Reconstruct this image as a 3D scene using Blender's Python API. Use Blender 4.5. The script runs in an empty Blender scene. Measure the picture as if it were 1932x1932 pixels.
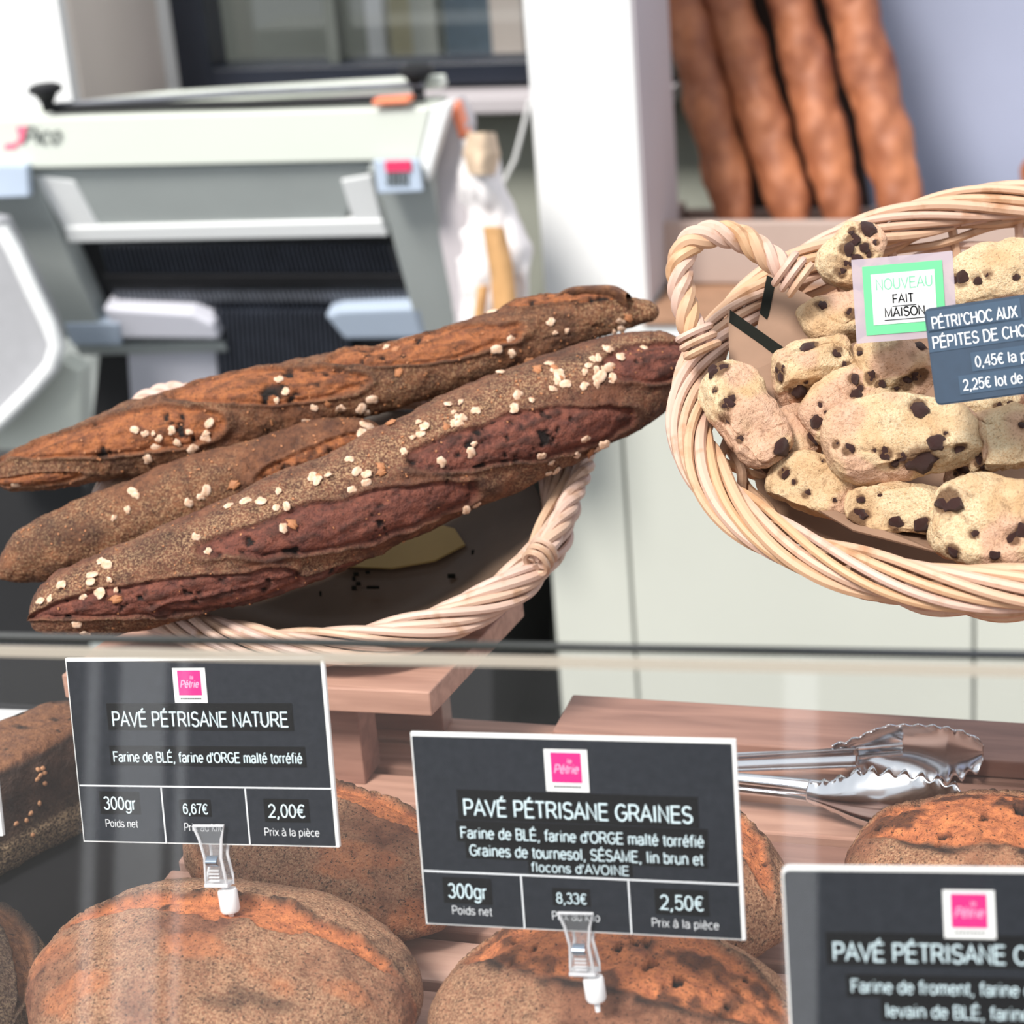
import bpy, math, random
import numpy as np
from mathutils import Vector, Matrix

# ------------------------------------------------------------------ camera, sky, sun, exposure
sc = bpy.context.scene
COL = sc.collection
FPX = 4000.0                                   # focal length in pixels of the 1932 px frame
PHI, TH, RO = [math.radians(a) for a in (18, 22, -4.8)]
fw = np.array([-math.sin(PHI)*math.cos(TH), math.cos(PHI)*math.cos(TH), -math.sin(TH)])
_r = np.array([math.cos(PHI), math.sin(PHI), 0.0]); _u = np.cross(_r, fw)
rt = math.cos(RO)*_r + math.sin(RO)*_u
up = math.cos(RO)*_u - math.sin(RO)*_r
CAM = np.array([0, 0, 1.10]) - 0.8*fw
cd = bpy.data.cameras.new('camera'); cam = bpy.data.objects.new('camera', cd); COL.objects.link(cam)
cam.matrix_world = Matrix([[rt[i], up[i], -fw[i], CAM[i]] for i in range(3)] + [[0, 0, 0, 1]])
cd.sensor_width = 36; cd.lens = 36*FPX/1932
cd.dof.use_dof = True; cd.dof.focus_distance = 0.885; cd.dof.aperture_fstop = 12.8
cd.clip_start = 0.05; cd.clip_end = 60
sc.camera = cam
sc.view_settings.view_transform = 'Standard'; sc.view_settings.look = 'None'
sc.view_settings.gamma = 1; sc.view_settings.use_curve_mapping = False
sc.view_settings.exposure = 0.40
sc.cycles.use_denoising = True
sc.cycles.max_bounces = 8; sc.cycles.transparent_max_bounces = 16
sc.cycles.caustics_reflective = False; sc.cycles.caustics_refractive = False

w = bpy.data.worlds.new('daylight'); sc.world = w; w.use_nodes = True
bg = w.node_tree.nodes['Background']
bg.inputs[0].default_value = (0.90, 0.95, 1.0, 1); bg.inputs[1].default_value = 0.85
sl = bpy.data.lights.new('sun', 'SUN'); sl.energy = 3.7; sl.angle = math.radians(14); sl.color = (1.0, 0.96, 0.90)
so = bpy.data.objects.new('sun', sl); COL.objects.link(so)
so.rotation_euler = Vector((0.25, 0.62, -0.85)).to_track_quat('-Z', 'Y').to_euler()

# ------------------------------------------------------------------ measuring helpers (photo pixel -> point on a real plane)
def ray(x, y): return fw + rt*((x-966)/FPX) + up*((966-y)/FPX)
def at(x, y, d): return CAM + ray(x, y)*d
def onz(x, y, z):
    k = ray(x, y); return CAM + k*((z-CAM[2])/k[2])
def ony(x, y, Y):
    k = ray(x, y); return CAM + k*((Y-CAM[1])/k[1])
def onpl(x, y, p0, n):
    k = ray(x, y); return CAM + k*(np.dot(np.array(p0)-CAM, n)/np.dot(k, n))
def proj(P):
    d = np.asarray(P)-CAM; z = d@fw
    return 966+FPX*(d@rt)/z, 966-FPX*(d@up)/z
def nrm(v):
    v = np.asarray(v, float); return v/np.linalg.norm(v)

# ------------------------------------------------------------------ noise
def _hash(ix, iy, iz, s):
    h = (ix*374761393 + iy*668265263 + iz*2147483647 + s*1274126177) & 0xffffffff
    h = ((h ^ (h >> 13))*1274126177) & 0xffffffff
    h = ((h ^ (h >> 15))*2246822519) & 0xffffffff
    return ((h ^ (h >> 16)) & 0xffffff)/float(0xffffff)*2-1
def vn(P, scale, seed=0):
    Q = np.asarray(P)*scale; I = np.floor(Q).astype(np.int64); f = Q-I; f = f*f*f*(f*(f*6-15)+10)
    o = 0
    for dx in (0, 1):
        for dy in (0, 1):
            for dz in (0, 1):
                wgt = (f[:, 0] if dx else 1-f[:, 0])*(f[:, 1] if dy else 1-f[:, 1])*(f[:, 2] if dz else 1-f[:, 2])
                o = o + wgt*_hash(I[:, 0]+dx, I[:, 1]+dy, I[:, 2]+dz, seed)
    return o
def fbm(P, scale, octv=3, seed=0):
    o = 0; a = 1; t = 0
    for i in range(octv):
        o = o + a*vn(P, scale*2**i, seed+i*17); t += a; a *= 0.5
    return o/t
def sst(a, b, x):
    t = np.clip((x-a)/(b-a), 0, 1); return t*t*(3-2*t)

# ------------------------------------------------------------------ materials
def new_mat(name):
    m = bpy.data.materials.new(name); m.use_nodes = True
    return m, m.node_tree.nodes, m.node_tree.links, m.node_tree.nodes['Principled BSDF']
def mat(name, col, rough=0.6, metal=0.0, var=0.0, vscale=60, bump=0.0, bscale=200, spec=0.5, col2=None, stretch=None):
    m, N, L, b = new_mat(name)
    b.inputs['Base Color'].default_value = (*col, 1); b.inputs['Roughness'].default_value = rough
    b.inputs['Metallic'].default_value = metal; b.inputs['Specular IOR Level'].default_value = spec
    if var or bump:
        tc = N.new('ShaderNodeTexCoord'); src = tc.outputs['Object']
        if stretch:
            mp = N.new('ShaderNodeMapping'); mp.inputs['Scale'].default_value = stretch
            L.new(src, mp.inputs['Vector']); src = mp.outputs['Vector']
    if var:
        n = N.new('ShaderNodeTexNoise'); n.inputs['Scale'].default_value = vscale; n.inputs['Detail'].default_value = 5
        L.new(src, n.inputs['Vector'])
        mr = N.new('ShaderNodeMapRange'); mr.inputs[1].default_value = 0.3; mr.inputs[2].default_value = 0.7
        L.new(n.outputs['Fac'], mr.inputs[0])
        mx = N.new('ShaderNodeMix'); mx.data_type = 'RGBA'
        c2 = col2 or tuple(c*(1-var) for c in col)
        mx.inputs[6].default_value = (*col, 1); mx.inputs[7].default_value = (*c2, 1)
        L.new(mr.outputs[0], mx.inputs[0]); L.new(mx.outputs[2], b.inputs['Base Color'])
    if bump:
        n = N.new('ShaderNodeTexNoise'); n.inputs['Scale'].default_value = bscale; n.inputs['Detail'].default_value = 4
        L.new(src, n.inputs['Vector'])
        bp = N.new('ShaderNodeBump'); bp.inputs['Strength'].default_value = bump; bp.inputs['Distance'].default_value = 0.002
        L.new(n.outputs['Fac'], bp.inputs['Height']); L.new(bp.outputs[0], b.inputs['Normal'])
    return m

def clear_mat(name, tint=(1, 1, 1), body=0.0, body_col=(0.9, 0.9, 0.92), rough=0.02, f0=0.04):
    m, N, L, b = new_mat(name); out = N['Material Output']
    tr = N.new('ShaderNodeBsdfTransparent'); tr.inputs[0].default_value = (*tint, 1)
    gl = N.new('ShaderNodeBsdfGlossy'); gl.inputs['Roughness'].default_value = rough
    lw = N.new('ShaderNodeLayerWeight'); lw.inputs[0].default_value = 0.5
    pw = N.new('ShaderNodeMath'); pw.operation = 'POWER'; pw.inputs[1].default_value = 4
    L.new(lw.outputs['Facing'], pw.inputs[0])
    ma = N.new('ShaderNodeMath'); ma.operation = 'MULTIPLY_ADD'; ma.inputs[1].default_value = 0.7; ma.inputs[2].default_value = f0
    L.new(pw.outputs[0], ma.inputs[0])
    mx = N.new('ShaderNodeMixShader'); L.new(ma.outputs[0], mx.inputs[0]); L.new(tr.outputs[0], mx.inputs[1]); L.new(gl.outputs[0], mx.inputs[2])
    res = mx
    if body:
        df = N.new('ShaderNodeBsdfDiffuse'); df.inputs[0].default_value = (*body_col, 1)
        m2 = N.new('ShaderNodeMixShader'); m2.inputs[0].default_value = body
        L.new(mx.outputs[0], m2.inputs[1]); L.new(df.outputs[0], m2.inputs[2]); res = m2
    L.new(res.outputs[0], out.inputs['Surface'])
    return m

def bread_mat(name, dark, mid, flour, score, score2, hole=(0.012, 0.008, 0.007), char=(0.03, 0.016, 0.012), speck=0.5, rough=0.75, fscale=900, flo=0.42, fhi=0.60):
    m, N, L, b = new_mat(name)
    tc = N.new('ShaderNodeTexCoord'); src = tc.outputs['Object']
    def noise(s, det=3, rgh=0.6):
        n = N.new('ShaderNodeTexNoise'); n.inputs['Scale'].default_value = s; n.inputs['Detail'].default_value = det
        n.inputs['Roughness'].default_value = rgh; L.new(src, n.inputs['Vector']); return n.outputs['Fac']
    def rng(x, a, c, lo=0.0, hi=1.0):
        r = N.new('ShaderNodeMapRange'); r.inputs[1].default_value = a; r.inputs[2].default_value = c
        r.inputs[3].default_value = lo; r.inputs[4].default_value = hi
        L.new(x, r.inputs[0]); return r.outputs[0]
    def att(n):
        a = N.new('ShaderNodeAttribute'); a.attribute_name = n; return a.outputs['Fac']
    def mul(x, y):
        q = N.new('ShaderNodeMath'); q.operation = 'MULTIPLY'; q.use_clamp = True
        L.new(x, q.inputs[0])
        if isinstance(y, float): q.inputs[1].default_value = y
        else: L.new(y, q.inputs[1])
        return q.outputs[0]
    def mix(f, a, c):
        x = N.new('ShaderNodeMix'); x.data_type = 'RGBA'; L.new(f, x.inputs[0])
        for i, v in ((6, a), (7, c)):
            if isinstance(v, tuple): x.inputs[i].default_value = (*v, 1)
            else: L.new(v, x.inputs[i])
        return x.outputs[2]
    base = mix(rng(noise(130, 4), 0.35, 0.66), dark, mid)
    fine = rng(noise(fscale, 2, 0.7), flo, fhi)
    base = mix(mul(att('flour'), fine), base, flour)
    sc_ = mix(rng(noise(220, 4), 0.35, 0.68), score, score2)
    base = mix(att('score'), base, sc_)
    dk = rng(noise(fscale*0.7, 2, 0.7), 0.66, 0.60, 0.0, 1.0)          # scattered dark bran specks
    base = mix(mul(rng(noise(fscale*0.8, 2, 0.8), 0.565, 0.66), float(speck)), base, char)
    base = mix(att('char'), base, char)
    base = mix(att('hole'), base, hole)
    L.new(base, b.inputs['Base Color'])
    b.inputs['Roughness'].default_value = rough; b.inputs['Specular IOR Level'].default_value = 0.3
    bp = N.new('ShaderNodeBump'); bp.inputs['Strength'].default_value = 0.85; bp.inputs['Distance'].default_value = 0.0016
    L.new(noise(fscale*0.5, 4, 0.65), bp.inputs['Height']); L.new(bp.outputs[0], b.inputs['Normal'])
    return m

def wicker_mat(name, a, c, d):
    m, N, L, b = new_mat(name)
    at_ = N.new('ShaderNodeAttribute'); at_.attribute_name = 'tint'
    tc = N.new('ShaderNodeTexCoord'); n = N.new('ShaderNodeTexNoise'); n.inputs['Scale'].default_value = 90; n.inputs['Detail'].default_value = 4
    L.new(tc.outputs['Object'], n.inputs['Vector'])
    x = N.new('ShaderNodeMix'); x.data_type = 'RGBA'; x.inputs[6].default_value = (*a, 1); x.inputs[7].default_value = (*c, 1)
    L.new(at_.outputs['Fac'], x.inputs[0])
    r = N.new('ShaderNodeMapRange'); r.inputs[1].default_value = 0.55; r.inputs[2].default_value = 0.8; L.new(n.outputs['Fac'], r.inputs[0])
    y = N.new('ShaderNodeMix'); y.data_type = 'RGBA'; y.inputs[7].default_value = (*d, 1)
    L.new(x.outputs[2], y.inputs[6]); L.new(r.outputs[0], y.inputs[0]); L.new(y.outputs[2], b.inputs['Base Color'])
    b.inputs['Roughness'].default_value = 0.5; b.inputs['Specular IOR Level'].default_value = 0.4
    return m

M = dict(
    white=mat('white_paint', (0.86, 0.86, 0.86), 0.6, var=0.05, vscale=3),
    cream=mat('cream_laminate', (0.58, 0.59, 0.53), 0.45, var=0.06, vscale=4),
    beige=mat('beige_panel_and_wall_shade', (0.74, 0.65, 0.59), 0.7, var=0.08, vscale=5),
    bluegrey=mat('blue_grey_panel', (0.36, 0.39, 0.52), 0.5, var=0.12, vscale=4),
    greygreen=mat('grey_green_wall', (0.34, 0.35, 0.30), 0.7, var=0.12, vscale=5),
    lilac=mat('lilac_grey_paint_and_wall_shade', (0.50, 0.46, 0.48), 0.7, var=0.08, vscale=5),
    darkframe=mat('dark_blue_frame', (0.012, 0.016, 0.028), 0.4, var=0.2, vscale=20),
    dark=mat('dark_interior', (0.016, 0.016, 0.018), 0.7, var=0.3, vscale=8),
    floor=mat('dark_floor_tile', (0.05, 0.052, 0.055), 0.5, var=0.25, vscale=6),
    brownline=mat('brown_edge_band', (0.36, 0.20, 0.12), 0.5, var=0.2, vscale=40),
    crate=mat('pinkish_plywood', (0.45, 0.345, 0.30), 0.6, var=0.08, vscale=12),
    steelwhite=mat('off_white_enamel', (0.65, 0.68, 0.615), 0.4, var=0.04, vscale=6),
    enamel=mat('white_enamel', (0.85, 0.86, 0.86), 0.35, var=0.03, vscale=6),
    greysteel=mat('grey_painted_steel', (0.40, 0.43, 0.42), 0.45, var=0.12, vscale=8),
    bluesteel=mat('pale_blue_steel', (0.46, 0.54, 0.66), 0.4, var=0.08, vscale=8),
    palelav=mat('pale_lavender_plastic', (0.68, 0.68, 0.76), 0.4, var=0.08, vscale=8),
    blade=mat('dark_blade_steel', (0.045, 0.052, 0.072), 0.4, metal=0.0, var=0.3, vscale=40),
    bladelight=mat('worn_blade_steel', (0.16, 0.17, 0.20), 0.4, metal=0.0, var=0.3, vscale=40),
    black=mat('black_plastic', (0.012, 0.012, 0.014), 0.5, var=0.2, vscale=30, spec=0.2),
    orange=mat('orange_plastic', (0.85, 0.24, 0.12), 0.45, var=0.1, vscale=20),
    red=mat('red_print', (0.72, 0.035, 0.12), 0.5, var=0.05, vscale=20),
    pink=mat('pink_logo_print', (0.72, 0.006, 0.20), 0.45, var=0.06, vscale=60),
    palepink=mat('pale_pink_print', (0.92, 0.46, 0.68), 0.5, var=0.05, vscale=60),
    inkgrey=mat('grey_print', (0.10, 0.11, 0.10), 0.5, var=0.05, vscale=60),
    cloth=mat('white_crumpled_cloth', (0.84, 0.80, 0.80), 0.8, var=0.06, vscale=10, bump=0.4, bscale=20),
    tan=mat('tan_strap', (0.68, 0.38, 0.16), 0.6, var=0.2, vscale=20),
    kraft=mat('kraft_paper', (0.28, 0.165, 0.105), 0.75, var=0.18, vscale=40, bump=0.15, bscale=150),
    blackprint=mat('black_print', (0.008, 0.0085, 0.006), 0.7, var=0.1, vscale=60, spec=0.1),
    liner=mat('brown_liner_paper', (0.135, 0.088, 0.060), 0.45, var=0.3, vscale=30, bump=0.2, bscale=60),
    yellowpaper=mat('pale_yellow_paper', (0.47, 0.33, 0.13), 0.6, var=0.1, vscale=30),
    card=mat('slate_black_card', (0.010, 0.0125, 0.018), 0.6, var=0.3, vscale=300, col2=(0.016, 0.019, 0.026), spec=0.15),
    strip=mat('black_label_tape', (0.003, 0.003, 0.0035), 0.4, var=0.1, vscale=200, spec=0.1),
    bluecard=mat('blue_grey_card', (0.024, 0.048, 0.085), 0.5, var=0.15, vscale=200),
    bluestrip=mat('blue_label_tape', (0.040, 0.074, 0.122), 0.4, var=0.1, vscale=200),
    cardcore=mat('white_card_core', (0.90, 0.90, 0.88), 0.6, var=0.03, vscale=100),
    ink=mat('pale_blue_lettering', (0.72, 0.88, 0.93), 0.5, var=0.03, vscale=100),
    inkwhite=mat('white_lettering', (0.88, 0.90, 0.92), 0.5, var=0.03, vscale=100),
    mint=mat('mint_green_print', (0.115, 0.52, 0.235), 0.5, var=0.05, vscale=100),
    mintink=mat('pale_mint_lettering', (0.20, 0.56, 0.33), 0.5, var=0.05, vscale=100),
    paper=mat('white_paper', (0.62, 0.62, 0.62), 0.6, var=0.02, vscale=40),
    laminate=clear_mat('clear_laminate_pouch', body=0.6, body_col=(0.52, 0.44, 0.49), rough=0.1),
    chrome=mat('polished_steel', (0.72, 0.73, 0.76), 0.16, metal=1.0, var=0.08, vscale=30),
    springsteel=mat('spring_steel', (0.32, 0.38, 0.46), 0.25, metal=0.9, var=0.1, vscale=60),
    acrylic=clear_mat('clear_acrylic', body=0.04, f0=0.07),
    acrylicedge=clear_mat('acrylic_edge', body=0.62, body_col=(0.88, 0.88, 0.90), f0=0.12),
    cap=mat('white_plastic_cap', (0.92, 0.92, 0.92), 0.4, var=0.02, vscale=100),
    glass=clear_mat('display_glass', f0=0.055),
    edgedark=mat('dark_glass_edge', (0.020, 0.022, 0.020), 0.2, var=0.2, vscale=30),
    edgetan=clear_mat('frosted_glass_edge', body=0.72, body_col=(0.52, 0.46, 0.38), rough=0.2),
    oat=mat('oat_flake_cream', (0.54, 0.31, 0.18), 0.7, var=0.35, vscale=350, col2=(0.74, 0.55, 0.42)),
    oattan=mat('oat_flake_toasted', (0.44, 0.18, 0.075), 0.7, var=0.3, vscale=300),
    sesame=mat('sesame_seed_tan', (0.60, 0.30, 0.15), 0.6, var=0.2, vscale=300),
    choc=mat('dark_chocolate', (0.020, 0.008, 0.008), 0.5, var=0.5, vscale=250, bump=0.6, bscale=400, col2=(0.075, 0.026, 0.020)),
    baguette=mat('golden_baguette_crust', (0.50, 0.185, 0.080), 0.6, var=0.5, vscale=17, bump=0.5, bscale=60, col2=(0.17, 0.046, 0.022)),
)
M['wicker'] = wicker_mat('peeled_willow', (0.57, 0.38, 0.255), (0.60, 0.43, 0.37), (0.34, 0.18, 0.085))
M['wicker2'] = wicker_mat('buff_willow', (0.55, 0.33, 0.185), (0.58, 0.39, 0.315), (0.33, 0.155, 0.065))
M['seeded'] = bread_mat('seeded_crust', (0.080, 0.032, 0.018), (0.20, 0.080, 0.038), (0.42, 0.255, 0.135), (0.36, 0.125, 0.044), (0.19, 0.064, 0.030), speck=0.7, flo=0.47, fhi=0.66)
M['seeded2'] = bread_mat('seeded_crust_dark', (0.072, 0.028, 0.018), (0.18, 0.070, 0.038), (0.44, 0.275, 0.150), (0.205, 0.068, 0.044), (0.085, 0.028, 0.022), speck=0.7, flo=0.45, fhi=0.66)
M['pave'] = bread_mat('floured_pave_crust', (0.135, 0.050, 0.028), (0.31, 0.130, 0.072), (0.60, 0.36, 0.205), (0.66, 0.225, 0.085), (0.33, 0.105, 0.050), speck=0.9, fscale=950, flo=0.36, fhi=0.68)
M['rye'] = bread_mat('dark_rye_crust', (0.045, 0.026, 0.020), (0.085, 0.046, 0.032), (0.52, 0.37, 0.22), (0.26, 0.115, 0.055), (0.12, 0.052, 0.030), speck=0.6)
M['roll'] = bread_mat('pale_roll_crust', (0.50, 0.315, 0.165), (0.60, 0.41, 0.24), (0.66, 0.52, 0.335), (0.60, 0.375, 0.265), (0.50, 0.29, 0.185), speck=0.42, rough=0.85, fscale=1100, flo=0.3, fhi=0.6, char=(0.10, 0.045, 0.02))

def wood_mat(name, a, c, scale=(6, 60, 60), bump=0.1):
    m, N, L, b = new_mat(name)
    tc = N.new('ShaderNodeTexCoord'); mp = N.new('ShaderNodeMapping'); mp.inputs['Scale'].default_value = scale
    L.new(tc.outputs['Object'], mp.inputs['Vector'])
    n = N.new('ShaderNodeTexNoise'); n.inputs['Scale'].default_value = 2.2; n.inputs['Detail'].default_value = 6; n.inputs['Distortion'].default_value = 0.6
    L.new(mp.outputs[0], n.inputs['Vector'])
    r = N.new('ShaderNodeMapRange'); r.inputs[1].default_value = 0.33; r.inputs[2].default_value = 0.68; L.new(n.outputs['Fac'], r.inputs[0])
    x = N.new('ShaderNodeMix'); x.data_type = 'RGBA'; x.inputs[6].default_value = (*a, 1); x.inputs[7].default_value = (*c, 1)
    L.new(r.outputs[0], x.inputs[0]); L.new(x.outputs[2], b.inputs['Base Color']); b.inputs['Roughness'].default_value = 0.5
    b.inputs['Specular IOR Level'].default_value = 0.35
    bp = N.new('ShaderNodeBump'); bp.inputs['Strength'].default_value = bump; bp.inputs['Distance'].default_value = 0.001
    L.new(n.outputs['Fac'], bp.inputs['Height']); L.new(bp.outputs[0], b.inputs['Normal'])
    return m
M['wood'] = wood_mat('reddish_oak', (0.54, 0.315, 0.235), (0.35, 0.19, 0.142))
M['wooddark'] = wood_mat('reddish_oak_darker', (0.38, 0.21, 0.16), (0.25, 0.132, 0.102))
M['woodlight'] = wood_mat('pale_pinkish_oak', (0.66, 0.42, 0.33), (0.50, 0.29, 0.22))

# ------------------------------------------------------------------ mesh helpers
class MB:
    def __init__(s): s.v = []; s.f = []; s.n = 0; s.t = []
    def add(s, V, F, tint=0.0):
        V = np.asarray(V, float).reshape(-1, 3); s.v.append(V); s.t.append(np.full(len(V), tint))
        n = s.n; s.f.extend([tuple(int(i)+n for i in f) for f in F]); s.n += len(V); return s
    def box(s, c, d, R=None, tint=0.0):
        c = np.asarray(c, float); d = np.asarray(d, float)/2
        V = np.array([[x, y, z] for x in (-1, 1) for y in (-1, 1) for z in (-1, 1)], float)*d
        if R is not None: V = V@np.asarray(R).T
        return s.add(V+c, [(0, 1, 3, 2), (4, 6, 7, 5), (0, 4, 5, 1), (2, 3, 7, 6), (0, 2, 6, 4), (1, 5, 7, 3)], tint)
    def prism(s, poly, off, tint=0.0):
        P = np.asarray(poly, float); n = len(P); off = np.asarray(off, float)
        F = [tuple(range(n)), tuple(range(2*n-1, n-1, -1))]+[(i, i+n, (i+1) % n+n, (i+1) % n) for i in range(n)]
        return s.add(np.vstack([P, P+off]), F, tint)
    def grid(s, G, cu=False, cv=False, tint=0.0):
        nu, nv = G.shape[:2]; F = []
        for i in range(nu if cu else nu-1):
            a = i*nv; b = ((i+1) % nu)*nv
            for j in range(nv if cv else nv-1):
                k = (j+1) % nv; F.append((a+j, b+j, b+k, a+k))
        return s.add(G.reshape(-1, 3), F, tint)
    def tube(s, P, r, sides=8, closed=False, tint=0.0, flat=1.0, capr=True):
        P = np.asarray(P, float); n = len(P)
        T = (np.roll(P, -1, 0)-np.roll(P, 1, 0)) if closed else np.gradient(P, axis=0)
        T /= np.linalg.norm(T, axis=1)[:, None]+1e-12
        a = np.array([0, 0, 1.0]) if abs(T[0, 2]) < 0.9 else np.array([1.0, 0, 0])
        u = nrm(np.cross(T[0], a)); U = [u]
        for i in range(1, n):
            u = u-T[i]*np.dot(u, T[i]); u = u/(np.linalg.norm(u)+1e-12); U.append(u)
        U = np.array(U); V = np.cross(T, U); r = np.broadcast_to(np.asarray(r, float), (n,))
        th = np.linspace(0, 2*np.pi, sides, endpoint=False)
        G = P[:, None]+r[:, None, None]*(np.cos(th)[None, :, None]*U[:, None]+flat*np.sin(th)[None, :, None]*V[:, None])
        b = s.n; s.grid(G, cu=closed, cv=True, tint=tint)
        if not closed:
            s.f.append(tuple(range(b+sides-1, b-1, -1))); e = b+(n-1)*sides; s.f.append(tuple(range(e, e+sides)))
        return s
    def lathe(s, prof, n=24, c=(0, 0, 0), R=None, tint=0.0):
        th = np.linspace(0, 2*np.pi, n, endpoint=False)
        G = np.array([[[r*math.cos(t), r*math.sin(t), z] for t in th] for r, z in prof])
        if R is not None: G = G@np.asarray(R).T
        b = s.n; s.grid(G+np.asarray(c), cv=True, tint=tint)
        s.f.append(tuple(range(b+n-1, b-1, -1))); e = b+(len(prof)-1)*n; s.f.append(tuple(range(e, e+n)))
        return s
    def build(s, name, m, parent=None, smooth=True, attrs=None, bevel=0.0, origin=None, recalc=True):
        V = np.vstack(s.v)
        if origin is not None: V = V-np.asarray(origin)
        me = bpy.data.meshes.new(name); me.from_pydata(V.tolist(), [], s.f)
        if recalc:
            import bmesh
            bm = bmesh.new(); bm.from_mesh(me); bmesh.ops.recalc_face_normals(bm, faces=bm.faces); bm.to_mesh(me); bm.free()
        for p in (m if isinstance(m, list) else [m]): me.materials.append(p)
        a = me.attributes.new('tint', 'FLOAT', 'POINT'); a.data.foreach_set('value', np.concatenate(s.t).astype(np.float32))
        for k, v in (attrs or {}).items():
            a = me.attributes.new(k, 'FLOAT', 'POINT'); a.data.foreach_set('value', np.asarray(v, np.float32))
        me.polygons.foreach_set('use_smooth', [bool(smooth)]*len(me.polygons))
        if smooth and recalc and len(me.polygons) < 60000:
            try: me.set_sharp_from_angle(angle=math.radians(42))
            except Exception: pass
        o = bpy.data.objects.new(name, me); COL.objects.link(o)
        if parent is not None: o.parent = parent
        if origin is not None and parent is None: o.location = origin
        if bevel:
            bv = o.modifiers.new('bevel', 'BEVEL'); bv.width = bevel; bv.segments = 2; bv.limit_method = 'ANGLE'
        return o

def tag(o, label, cat, group=None):
    o['label'] = label; o['category'] = cat
    if group: o['group'] = group
    return o
def thing(name, label, cat, loc=(0, 0, 0), group=None, mw=None):
    o = bpy.data.objects.new(name, None); COL.objects.link(o); o.empty_display_size = 0.02
    if mw is not None: o.matrix_world = mw
    else: o.location = loc
    return tag(o, label, cat, group)
def struct(o): o['kind'] = 'structure'; return o
def mat4(R, loc):
    return Matrix([[R[i][0], R[i][1], R[i][2], loc[i]] for i in range(3)]+[[0, 0, 0, 1]])
def rotm(ax, a):
    c, s = math.cos(a), math.sin(a)
    return np.array({'x': [[1, 0, 0], [0, c, -s], [0, s, c]], 'y': [[c, 0, s], [0, 1, 0], [-s, 0, c]], 'z': [[c, -s, 0], [s, c, 0], [0, 0, 1]]}[ax])
def pslab(pix, Y, thick, z=None):
    """front outline measured on the vertical plane y=Y, pushed back by thick"""
    return [ony(x, y, Y) for x, y in pix], (0, thick, 0)
# ------------------------------------------------------------------ room shell
def boxo(name, lo, hi, m, parent=None, bevel=0.0):
    lo = np.array(lo, float); hi = np.array(hi, float); c = (lo+hi)/2
    b = MB().box((0, 0, 0) if parent is None else c, hi-lo)
    o = b.build(name, m, parent, smooth=False, bevel=bevel)
    if parent is None: o.location = c
    return o
S = struct
S(boxo('floor', (-4, -3, -0.05), (3, 4, 0.0), M['floor']))
S(boxo('wall_back', (-1.10, 2.0, 0), (-0.20, 2.06, 0.872), M['greygreen']))
S(boxo('wall_left', (-2.4, 1.72, 0), (-1.100, 2.06, 2.6), M['white']))
S(boxo('wall_left_shaded_side', (-1.0995, 1.74, 0), (-1.094, 2.0, 2.6), M['beige']))  # shade on the white wall's side, put into a beige sheet
S(boxo('trim_1', (-1.132, 1.985, 0.0), (-1.073, 2.0, 2.6), M['white']))
S(boxo('wall_right', (-0.285, 2.02, 0), (1.6, 2.08, 2.6), M['bluegrey']))
S(boxo('wall_right_dark_strip', (-0.292, 1.93, 0.55), (-0.262, 2.02, 2.6), M['darkframe']))  # dark strip filling the gap beside the pillar
# window with its dark frame, glass and the room seen through it
wz = 0.876
wf = MB()
wf.box((-1.044, 2.0, 1.30), (0.050, 0.06, 0.86)); wf.box((-0.40, 2.0, 1.30), (0.05, 0.06, 0.86))
wf.box((-0.72, 2.0, wz+0.014), (0.60, 0.06, 0.030)); wf.box((-0.72, 2.0, 1.71), (0.60, 0.06, 0.04))
win = S(wf.build('window_1', M['darkframe'], smooth=False, bevel=0.003))
wb = MB().box((-0.845, 2.005, 1.30), (0.016, 0.03, 0.80)); wb.build('window_bar', M['inkgrey'], win, smooth=False)
MB().box((-0.72, 2.02, 1.30), (0.60, 0.005, 0.80)).build('pane', M['glass'], win, smooth=False)
MB().box((-0.72, 1.965, wz-0.018), (0.70, 0.10, 0.022)).build('window_sill', M['lilac'], win, smooth=False, bevel=0.003)
S(boxo('wall_rear_room', (-2.2, 2.9, 0), (0.6, 2.95, 2.6), M['greygreen']))
for i, (x0, x1, m) in enumerate([(690, 722, 'white'), (735, 775, 'tan'), (775, 822, 'cream'), (838, 925, 'bluesteel'), (925, 985, 'beige')]):
    a = ony(x0, 40, 2.5)[0]; b = ony(x1, 40, 2.5)[0]
    S(boxo('trim_%d' % (i+2), (a, 2.5, 0.0), (b, 2.53, 2.6), {'tan': mat('pale_yellow_post', (0.52, 0.47, 0.30), 0.6, var=0.05), 'bluesteel': mat('slate_blue_panel', (0.12, 0.17, 0.22), 0.6, var=0.2)}.get(m, M[m])))
# pillar
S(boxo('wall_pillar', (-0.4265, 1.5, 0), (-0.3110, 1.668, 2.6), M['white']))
S(boxo('wall_pillar_shaded_side', (-0.3108, 1.503, 0.72), (-0.3070, 1.668, 2.6), M['lilac']))  # grey-lilac sheet carrying the white pillar's side shade in its colour

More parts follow.
